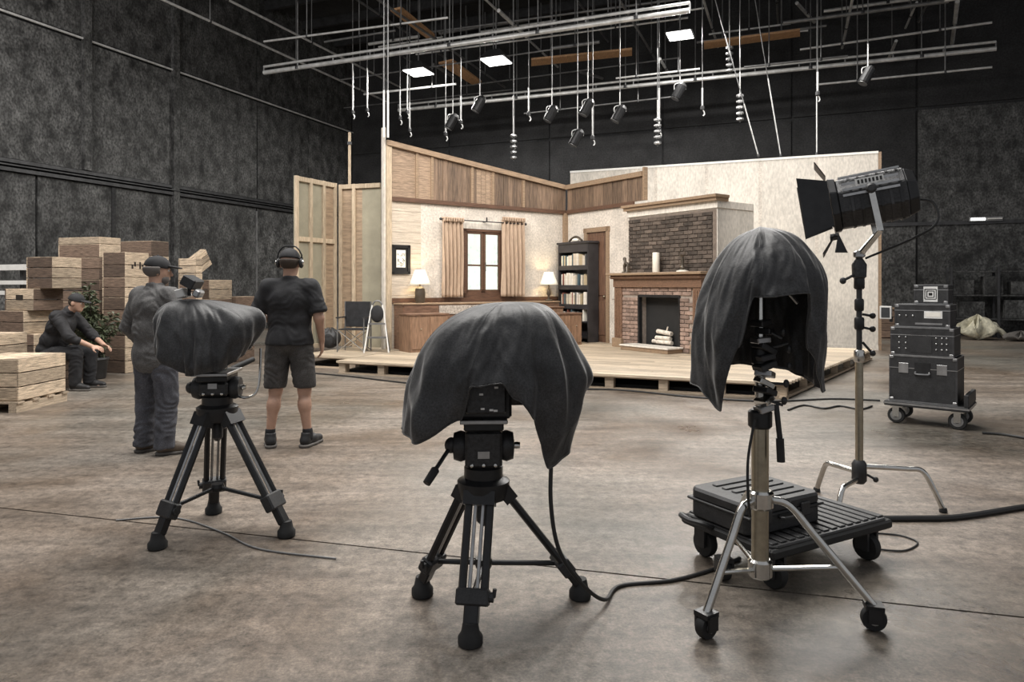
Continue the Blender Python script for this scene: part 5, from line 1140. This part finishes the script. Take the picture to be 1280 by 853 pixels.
# ================================================================ people: one continuous surface each, from blended tapered volumes
def V3(*a): return np.array(a, float)
def cap(p0, p1, r0, r1=None, k=.03, cuts=()): return ('cap', V3(*p0), V3(*p1), r0, r0 if r1 is None else r1, k, cuts)
def ell(c, r, k=.03, R=None, cuts=()): return ('ell', V3(*c), V3(*r), R, None, k, cuts)
def surface(prims, vox=.008, cuts=()):
    lo, hi = V3(9, 9, 9), V3(-9, -9, -9)
    def bnd(p):
        if p[0] == 'cap':
            m = max(p[3], p[4]); return np.minimum(p[1], p[2])-m, np.maximum(p[1], p[2])+m
        m = max(p[2]) if p[3] is not None else p[2]; return p[1]-m, p[1]+m
    for p in prims: a, b = bnd(p); lo = np.minimum(lo, a); hi = np.maximum(hi, b)
    lo = lo - 3*vox; n = np.ceil((hi - lo)/vox).astype(int) + 4
    ax = [(lo[i] + vox*np.arange(n[i])).astype(np.float32) for i in range(3)]; Fd = np.full(n, 1.0, np.float32)
    for p in prims:
        a, b = bnd(p); m = p[5] + 2*vox; i0 = np.maximum(0, ((a-m-lo)/vox).astype(int)); i1 = np.minimum(n, ((b+m-lo)/vox).astype(int)+2)
        sl = tuple(slice(i0[i], i1[i]) for i in range(3)); X, Y, Z = np.meshgrid(*[ax[i][sl[i]] for i in range(3)], indexing='ij')
        if p[0] == 'cap':
            d = p[2]-p[1]; L2 = max(d @ d, 1e-9); px, py, pz = X-p[1][0], Y-p[1][1], Z-p[1][2]; t = np.clip((px*d[0]+py*d[1]+pz*d[2])/L2, 0, 1)
            D = np.sqrt((px-t*d[0])**2+(py-t*d[1])**2+(pz-t*d[2])**2) - (p[3]+(p[4]-p[3])*t)
        else:
            q = [X-p[1][0], Y-p[1][1], Z-p[1][2]]
            if p[3] is not None: Rm = p[3].T; q = [Rm[i][0]*q[0]+Rm[i][1]*q[1]+Rm[i][2]*q[2] for i in range(3)]
            r = p[2]; k0 = np.sqrt(sum((q[i]/r[i])**2 for i in range(3)))+1e-9; k1 = np.sqrt(sum((q[i]/r[i]**2)**2 for i in range(3)))+1e-9; D = k0*(k0-1)/k1
        for c, nn in p[6]: D = np.maximum(D, (X-c[0])*nn[0]+(Y-c[1])*nn[1]+(Z-c[2])*nn[2])
        S = Fd[sl]; k = p[5]; h = np.clip(.5+.5*(S-D)/k, 0, 1); Fd[sl] = S*(1-h)+D*h-k*h*(1-h)
    if cuts:
        X, Y, Z = np.meshgrid(*ax, indexing='ij')
        for c, nn in cuts: Fd = np.maximum(Fd, (X-c[0])*nn[0]+(Y-c[1])*nn[1]+(Z-c[2])*nn[2])
    # surface nets
    s = Fd < 0; nx, ny, nz = [m-1 for m in n]
    def corner(a, i, j, k): return a[i:i+nx, j:j+ny, k:k+nz]
    al = corner(s, 0, 0, 0).copy(); an = al.copy()
    for i, j, k in ((1,0,0),(0,1,0),(1,1,0),(0,0,1),(1,0,1),(0,1,1),(1,1,1)): c_ = corner(s, i, j, k); al &= c_; an |= c_
    act = an & ~al; ijk = np.argwhere(act); idx = np.full((nx, ny, nz), -1, np.int32); idx[act] = np.arange(len(ijk)); cnt = np.zeros(len(ijk)); acc = np.zeros((len(ijk), 3))
    for ax_ in range(3):
        for u in (0, 1):
            for v in (0, 1):
                o = [0, 0, 0]; o[(ax_+1) % 3] = u; o[(ax_+2) % 3] = v; e = list(o); e[ax_] = 1
                f0 = Fd[ijk[:, 0]+o[0], ijk[:, 1]+o[1], ijk[:, 2]+o[2]]; f1 = Fd[ijk[:, 0]+e[0], ijk[:, 1]+e[1], ijk[:, 2]+e[2]]
                x = (f0 < 0) != (f1 < 0); t = np.where(x, f0/np.where(f0 == f1, 1, f0-f1), 0); cnt += x
                for q in range(3): acc[:, q] += np.where(x, o[q] + (t if q == ax_ else 0), 0)
    vts = lo + vox*(ijk + acc/cnt[:, None]); faces = []
    for a in range(3):
        b, c = (a+1) % 3, (a+2) % 3; sl0 = [slice(1, -1)]*3; sl1 = [slice(1, -1)]*3; sl0[a] = slice(0, n[a]-1); sl1[a] = slice(1, n[a])
        x = s[tuple(sl0)] != s[tuple(sl1)]; P_ = np.argwhere(x); off = np.ones(3, int); off[a] = 0; P_ = P_ + off; ins = s[P_[:, 0], P_[:, 1], P_[:, 2]]
        def g(db, dc): q = P_.copy(); q[:, b] -= db; q[:, c] -= dc; return idx[q[:, 0], q[:, 1], q[:, 2]]
        Q = np.stack([g(1, 1), g(0, 1), g(0, 0), g(1, 0)], 1); Q[~ins] = Q[~ins][:, ::-1]; faces.append(Q)
    Q = np.concatenate(faces); Q = Q[(Q >= 0).all(1)]
    return vts, Q
def skinned(name, prims, m_, parent, vox=.008, cuts=(), wrinkle=0, seed=0):
    v, q = surface(prims, vox, cuts)
    me = bpy.data.meshes.new(name); me.from_pydata(v.tolist(), [], q.tolist()); me.update()
    if wrinkle:
        from mathutils import noise
        NR = [v_.normal.copy() for v_ in me.vertices]
        for vt, nr_ in zip(me.vertices, NR):
            c = vt.co; w_ = noise.noise((c.x*9+seed, c.y*9, c.z*16+3*noise.noise((c.x*5, c.y*5, c.z*3)))); vt.co = c + nr_*wrinkle*(1-2*abs(w_))
    bm = bmesh.new(); bm.from_mesh(me)
    for _ in range(2): bmesh.ops.smooth_vert(bm, verts=bm.verts, factor=.45, use_axis_x=True, use_axis_y=True, use_axis_z=True)
    bm.to_mesh(me); bm.free(); me.polygons.foreach_set('use_smooth', [True]*len(me.polygons)); me.update()
    return put(name, me, m_, parent)
def rotm(*eul): return np.array(Euler(eul).to_matrix())
def head_prims(c, R):
    f = lambda x, y, z: tuple(V3(*c) + R @ V3(x, y, z))
    return [ell(f(0, -.008, .02), (.076, .097, .09), .02, R), ell(f(0, .03, -.04), (.062, .068, .085), .03, R), ell(f(0, .064, -.1), (.034, .028, .028), .03, R), cap(f(0, .095, -.005), f(0, .112, -.042), .009, .014, .012),
            ell(f(.079, -.005, -.02), (.011, .024, .034), .008, R), ell(f(-.079, -.005, -.02), (.011, .024, .034), .008, R), ell(f(0, .08, .02), (.05, .018, .013), .015, R), ell(f(0, .092, -.072), (.024, .011, .007), .008, R), ell(f(0, .09, -.086), (.021, .011, .007), .008, R)]
def hand_prims(w_, d, nrm, ts, curl=.5):
    w_ = V3(*w_); d = V3(*d); d /= np.linalg.norm(d); nrm = V3(*nrm); nrm = nrm - d*(nrm @ d); nrm /= np.linalg.norm(nrm); l = np.cross(d, nrm)
    R = np.stack([l, d, nrm], 1); pr = [ell(w_+d*.055, (.042, .055, .017), .015, R)]
    for k, (o, L) in enumerate(((-.032, .072), (-.011, .084), (.011, .078), (.031, .062))):
        o *= -ts; p = w_ + d*.095 + l*o; a = .15
        for s_ in range(3):
            a += curl*(.55 if s_ == 0 else .8); q = p + (d*math.cos(a) + nrm*math.sin(a))*L*(.42, .32, .26)[s_]; pr.append(cap(p, q, .0092-.0008*s_, .0088-.001*s_, .003)); p = q
    p = w_ + d*.025 + l*.03*ts; q = p + (d*.6 + l*ts*.7 + nrm*.25)*.045; pr.append(cap(p, q, .014, .0115, .012)); pr.append(cap(q, q + (d*.85 + l*ts*.2 + nrm*.4)*.034, .0105, .0085, .004)); return pr
def eyes(c, R, parent):
    for s in (-1, 1):
        p = V3(*c) + R @ V3(.031*s, .083, -.004); e = MB().ell(p, (.0125, .0125, .0125), 10, 8).build('eye', 'eye_white', parent, smooth=True)
        p = V3(*c) + R @ V3(.031*s, .0925, -.004); MB().ell(p, (.006, .0045, .006), 8, 6).build('iris', 'hair', e)
def shoe(x, y, ang, parent, m_, sole_m='sole', h_=.115):
    c, s = math.cos(ang), math.sin(ang); f = lambda a, b, z: (x + a*c - b*s, y + a*s + b*c, z)
    so = skinned('shoe', [cap(f(0, -.055, .055), f(0, .05, .06), .044, .045, .03), cap(f(0, .05, .055), f(.004, .165, .045), .046, .034, .03), cap(f(0, -.05, .06), f(0, -.035, h_), .042, .046, .02)], m_, parent, .007, cuts=[((0, 0, .02), (0, 0, -1)), ((0, 0, h_+.015), (0, 0, 1))])
    skinned('sole', [cap(f(0, -.06, .02), f(0, .05, .02), .052, .052, .02), cap(f(0, .05, .02), f(.004, .165, .02), .052, .04, .02)], sole_m, so, .007, cuts=[((0, 0, .001), (0, 0, -1)), ((0, 0, .028), (0, 0, 1))])
def cap_hat(c, R, parent, m_='cap', backwards=False, lift=.0):
    f = lambda x, y, z: tuple(V3(*c) + R @ V3(x, y, z)); up = tuple(R @ V3(0, .12, 1)); dn = tuple(-V3(*up))
    o = skinned('cap', [ell(f(0, -.008, .028), (.088, .110, .098), .01, R)], m_, parent, .006, cuts=[(f(0, 0, .018+lift), dn)])
    s = -1 if backwards else 1
    skinned('brim', [ell(f(0, .125*s, .03+lift), (.072, .075, .011), .01, R @ rotm(-.12*s, 0, 0))], m_, o, .005); MB().ell(f(0, -.008, .127), (.009, .009, .006), 8, 6).build('button', m_, o); return o

# --- man in black T-shirt and shorts, back turned
pm = G(362, 558); pA = thing('person', 'standing man in black T-shirt, shorts, cap and headphones, back turned', 'person', (pm.x, pm.y, 0), math.radians(4))
HR = rotm(.02, 0, -.12); hc = (0, .02, 1.635)
arm = [cap((.195, 0, 1.40), (.262, -.03, 1.14), .055, .042), cap((.262, -.03, 1.14), (.262, .09, .93), .043, .028), cap((-.195, 0, 1.40), (-.275, .02, 1.15), .055, .042), cap((-.275, .02, 1.15), (-.14, .25, 1.10), .043, .028)]
legs = []
for s in (-1, 1): legs += [cap((.095*s, 0, .92), (.125*s, .02, .50), .088, .058), cap((.125*s, .02, .50), (.135*s, -.01, .36), .052, .056), cap((.133*s, -.025, .38), (.165*s, -.02, .10), .052, .034), cap((.165*s, -.02, .08), (.17*s, .12, .035), .035, .03)]
torso = [ell((0, 0, .96), (.165, .12, .13)), ell((0, .02, 1.12), (.165, .125, .18)), ell((0, .0, 1.29), (.185, .12, .17)), cap((-.16, 0, 1.415), (.16, 0, 1.415), .062), cap((0, -.005, 1.44), (0, .01, 1.58), .056)]
skinned('body', torso + arm + legs + head_prims(hc, HR) + hand_prims((.262, .09, .93), (0, .25, -1), (-1, .1, 0), 1, .35) + hand_prims((-.14, .25, 1.10), (.9, .35, 0), (0, -.6, -.5), 1, .4), 'skin', pA, .0075)
eyes(hc, HR, pA)
skinned('t_shirt', [ell((0, 0, .91), (.205, .158, .17)), ell((0, 0, .98), (.188, .145, .15)), ell((0, .015, 1.12), (.19, .145, .2)), ell((0, .0, 1.29), (.205, .14, .175)), cap((-.165, 0, 1.405), (.165, 0, 1.405), .082), cap((0, 0, 1.44), (0, .0, 1.49), .075, .066),
    cap((.18, 0, 1.40), (.252, -.02, 1.20), .082, .078, .03, (((.25, -.02, 1.185), (.25, -.1, -.95)),)), cap((-.18, 0, 1.40), (-.262, .015, 1.21), .082, .078, .03, (((-.26, .015, 1.195), (-.25, .1, -.95)),))], 'tee_black', pA, .008, cuts=[((0, 0, .905), (0, 0, -1)), ((0, 0, 1.508), (0, 0, 1))], wrinkle=.007)
sh = [ell((0, 0, .95), (.18, .138, .14))]
for s in (-1, 1): sh += [cap((.095*s, 0, .90), (.132*s, .015, .50), .108, .092, .02)]
skinned('shorts', sh, 'shorts', pA, .008, cuts=[((0, 0, .525), (0, 0, -1)), ((0, 0, 1.0), (0, 0, 1))], wrinkle=.008, seed=4)
for s in (-1, 1):
    skinned('sock', [cap((.16*s, -.02, .17), (.165*s, -.02, .08), .043, .046)], 'tee_black', pA, .007, cuts=[((0, 0, .165), (0, 0, 1))]); shoe(.165*s, -.0, (-.35 if s > 0 else .3)+.0, pA, 'shoe')
skinned('hair', [ell((0, -.012, 1.645), (.082, .098, .085), .01, HR)], 'hair', pA, .007, cuts=[((0, .03, 0), (0, 1, -.0)), ((0, 0, 1.575), (0, 0, -1)), ((0, 0, 1.66), (0, 0, 1))])
cap_hat(hc, HR, pA, lift=.01)
hp = thing('headphones', 'silver and black headphones worn over the cap', 'headphones', (0, 0, 0)); hp.parent = None; hp.location = pA.location; hp.rotation_euler = pA.rotation_euler
f = lambda x, y, z: tuple(V3(*hc) + HR @ V3(x, y, z))
MB().tube(smooth_path([f(-.105, -.01, .0), f(-.105, -.01, .07), f(-.06, -.01, .132), f(0, -.01, .142), f(.06, -.01, .132), f(.105, -.01, .07), f(.105, -.01, 0)]), .007, 8).build('headband', 'black_metal', hp, smooth=True)
for s in (-1, 1):
    MB().ell(f(.104*s, -.008, -.01), (.022, .038, .045)).build('ear_cup', 'black_plastic', hp, smooth=True); MB().ell(f(.120*s, -.018, -.005), (.012, .02, .022)).build('cup_badge', 'chrome', hp, smooth=True)
MB().tube(smooth_path([f(-.118, .0, -.02), f(-.11, .07, -.06), f(-.05, .12, -.075)]), .004, 6).build('microphone_boom', 'black_metal', hp)

# --- man in grey shirt and jeans operating the camera
pg = G(194, 567); pB = thing('person', 'standing man in loose grey shirt, jeans and dark cap behind the sideways draped camera', 'person', (pg.x, pg.y, 0), math.radians(-24)); pB.scale = (.955, .955, .955)
HR = rotm(-.05, 0, -.72); hc = (0, .03, 1.635)
armB = [cap((.2, 0, 1.39), (.29, .0, 1.13), .056, .045), cap((.29, .0, 1.13), (.23, .24, 1.10), .044, .029), cap((-.2, 0, 1.39), (-.29, -.04, 1.12), .056, .045), cap((-.29, -.04, 1.12), (-.25, .12, .93), .044, .029)]
legB = []
for s in (-1, 1): legB += [cap((.10*s, 0, .90), (.12*s, .02, .5), .09, .06), cap((.12*s, .02, .5), (.13*s, -.02, .10), .058, .036), cap((.13*s, -.02, .08), (.14*s, .12, .035), .035, .03)]
skinned('body', [ell((0, 0, .96), (.17, .13, .13)), ell((0, .03, 1.12), (.175, .15, .18)), ell((0, .0, 1.29), (.185, .125, .17)), cap((-.16, 0, 1.405), (.16, 0, 1.405), .062), cap((0, -.005, 1.43), (0, .015, 1.58), .058)] + armB + legB + head_prims(hc, HR)
    + hand_prims((.23, .24, 1.10), (-.2, 1, 0), (-.4, 0, -1), -1, .45) + hand_prims((-.25, .12, .93), (.1, .4, -.9), (1, 0, 0), -1, .4), 'skin', pB, .0075)
eyes(hc, HR, pB)
skinned('shirt', [ell((0, .0, .88), (.205, .165, .22)), ell((0, .02, 1.10), (.22, .18, .22)), ell((0, .0, 1.29), (.225, .155, .18)), cap((-.165, 0, 1.395), (.165, 0, 1.395), .085), cap((0, 0, 1.43), (0, .0, 1.50), .078, .068),
    cap((.185, 0, 1.39), (.29, .0, 1.13), .085, .066), cap((.29, .0, 1.13), (.245, .19, 1.105), .064, .05), cap((-.185, 0, 1.39), (-.29, -.04, 1.12), .085, .066), cap((-.29, -.04, 1.12), (-.262, .08, .97), .064, .05)], 'shirt_grey', pB, .008, cuts=[((0, 0, .735), (0, 0, -1)), ((0, 0, 1.515), (0, 0, 1))], wrinkle=.010, seed=2)
sh = [ell((0, 0, .92), (.18, .145, .15))]
for s in (-1, 1): sh += [cap((.10*s, 0, .88), (.125*s, .02, .5), .112, .088, .02), cap((.125*s, .02, .5), (.132*s, -.015, .08), .086, .078, .02)]
skinned('jeans', sh, 'denim', pB, .008, cuts=[((0, 0, .065), (0, 0, -1)), ((0, 0, 1.0), (0, 0, 1))], wrinkle=.010, seed=7)
for s in (-1, 1): shoe(.135*s, .03, -.15*s-.55, pB, 'shoe_brown')
skinned('hair', [ell((0, -.008, 1.64), (.079, .096, .08), .01, HR)], 'hair_grey', pB, .007, cuts=[(tuple(V3(*hc)+HR @ V3(0, .02, 0)), tuple(HR @ V3(0, 1, 0))), ((0, 0, 1.57), (0, 0, -1)), ((0, 0, 1.66), (0, 0, 1))])
skinned('beard', [ell(tuple(V3(*hc)+HR @ V3(0, .040, -.082)), (.062, .060, .056), .01, HR)], 'hair_grey', pB, .007, cuts=[(tuple(V3(*hc)+HR @ V3(0, .03, 0)), tuple(HR @ V3(0, -1, 0))), (tuple(V3(*hc)+HR @ V3(0, 0, -.058)), (0, 0, 1))])
cap_hat(hc, HR, pB)

# --- seated man in black leaning forward
sx = P(64, 440, 9.55); SY = math.radians(-92)
fwd = Vector((-math.sin(SY), math.cos(SY), 0))
pC = thing('person', 'seated man in black jacket and cap leaning forward, forearms on knees', 'person', (sx.x, sx.y, 0), SY)
HR = rotm(-.18, 0, .05); hc = (0, .36, 1.20)
T_ = rotm(-.62, 0, 0)
armC = []; jk = []
for s in (-1, 1):
    S, E, W_ = (.19*s, .20, 1.0), (.235*s, .42, .735), (.13*s, .66, .60)
    armC += [cap(S, E, .054, .044), cap(E, W_, .044, .029)]; jk += [cap((.175*s, .2, 1.0), E, .078, .066), cap(E, (.205*s, .50, .685), .063, .055)]
    armC += hand_prims(W_, (-.25*s, .9, -.25), (-.5*s, -.1, -.8), -s, .45)
legC = []
for s in (-1, 1): legC += [cap((.10*s, .02, .50), (.16*s, .47, .50), .088, .062), cap((.16*s, .47, .50), (.15*s, .44, .10), .058, .037), cap((.15*s, .44, .08), (.155*s, .58, .035), .035, .03)]
skinned('body', [ell((0, .0, .52), (.165, .14, .11)), ell((0, .06, .68), (.165, .13, .17), .03, T_), ell((0, .15, .86), (.182, .125, .17), .03, T_), cap((-.15, .20, 1.01), (.15, .20, 1.01), .062), cap((0, .22, 1.02), (0, .32, 1.13), .056)] + armC + legC + head_prims(hc, HR), 'skin', pC, .0075)
eyes(hc, HR, pC)
skinned('jacket', [ell((0, -.01, .54), (.195, .16, .13)), ell((0, .05, .68), (.195, .155, .2), .03, T_), ell((0, .14, .86), (.21, .15, .19), .03, T_), cap((-.15, .19, 1.0), (.15, .19, 1.0), .085), cap((0, .21, 1.02), (0, .26, 1.08), .078, .07)] + jk, 'jacket_black', pC, .008, cuts=[((0, 0, .445), (0, 0, -1))], wrinkle=.008, seed=3)
sh = []
for s in (-1, 1): sh += [cap((.10*s, .02, .50), (.16*s, .46, .50), .102, .085, .02), cap((.16*s, .46, .50), (.15*s, .44, .09), .082, .072, .02)]
skinned('trousers', sh, 'tee_black', pC, .008, cuts=[((0, 0, .06), (0, 0, -1)), ((0, -.06, 0), (0, -1, 0))], wrinkle=.008, seed=5)
for s in (-1, 1): shoe(.155*s, .47, -.1*s, pC, 'shoe')
skinned('hair', [ell((0, .35, 1.205), (.082, .098, .085), .01, HR)], 'hair', pC, .007, cuts=[((0, .37, 0), (0, 1, 0)), ((0, 0, 1.14), (0, 0, -1)), ((0, 0, 1.24), (0, 0, 1))])
cap_hat(hc, HR, pC)
st = thing('wooden_crate', 'upturned dark crate the seated man sits on', 'crate', (sx.x, sx.y, 0), SY, 'wooden crates along the dark wall')
for k in range(3):
    for s in (-1, 1): MB().bb(-.22, .22, s*.16-.01, s*.16+.01, .005+k*.13, .125+k*.13).build('slat', 'crate_dark', st); MB().bb(s*.21-.01, s*.21+.01, -.15, .15, .005+k*.13, .125+k*.13).build('slat', 'crate_dark', st)
for k in range(3): MB().bb(-.22+k*.147, -.08+k*.147, -.17, .17, .39, .408).build('lid_board', 'crate_dark', st)
st.scale = (1, 1, .955)
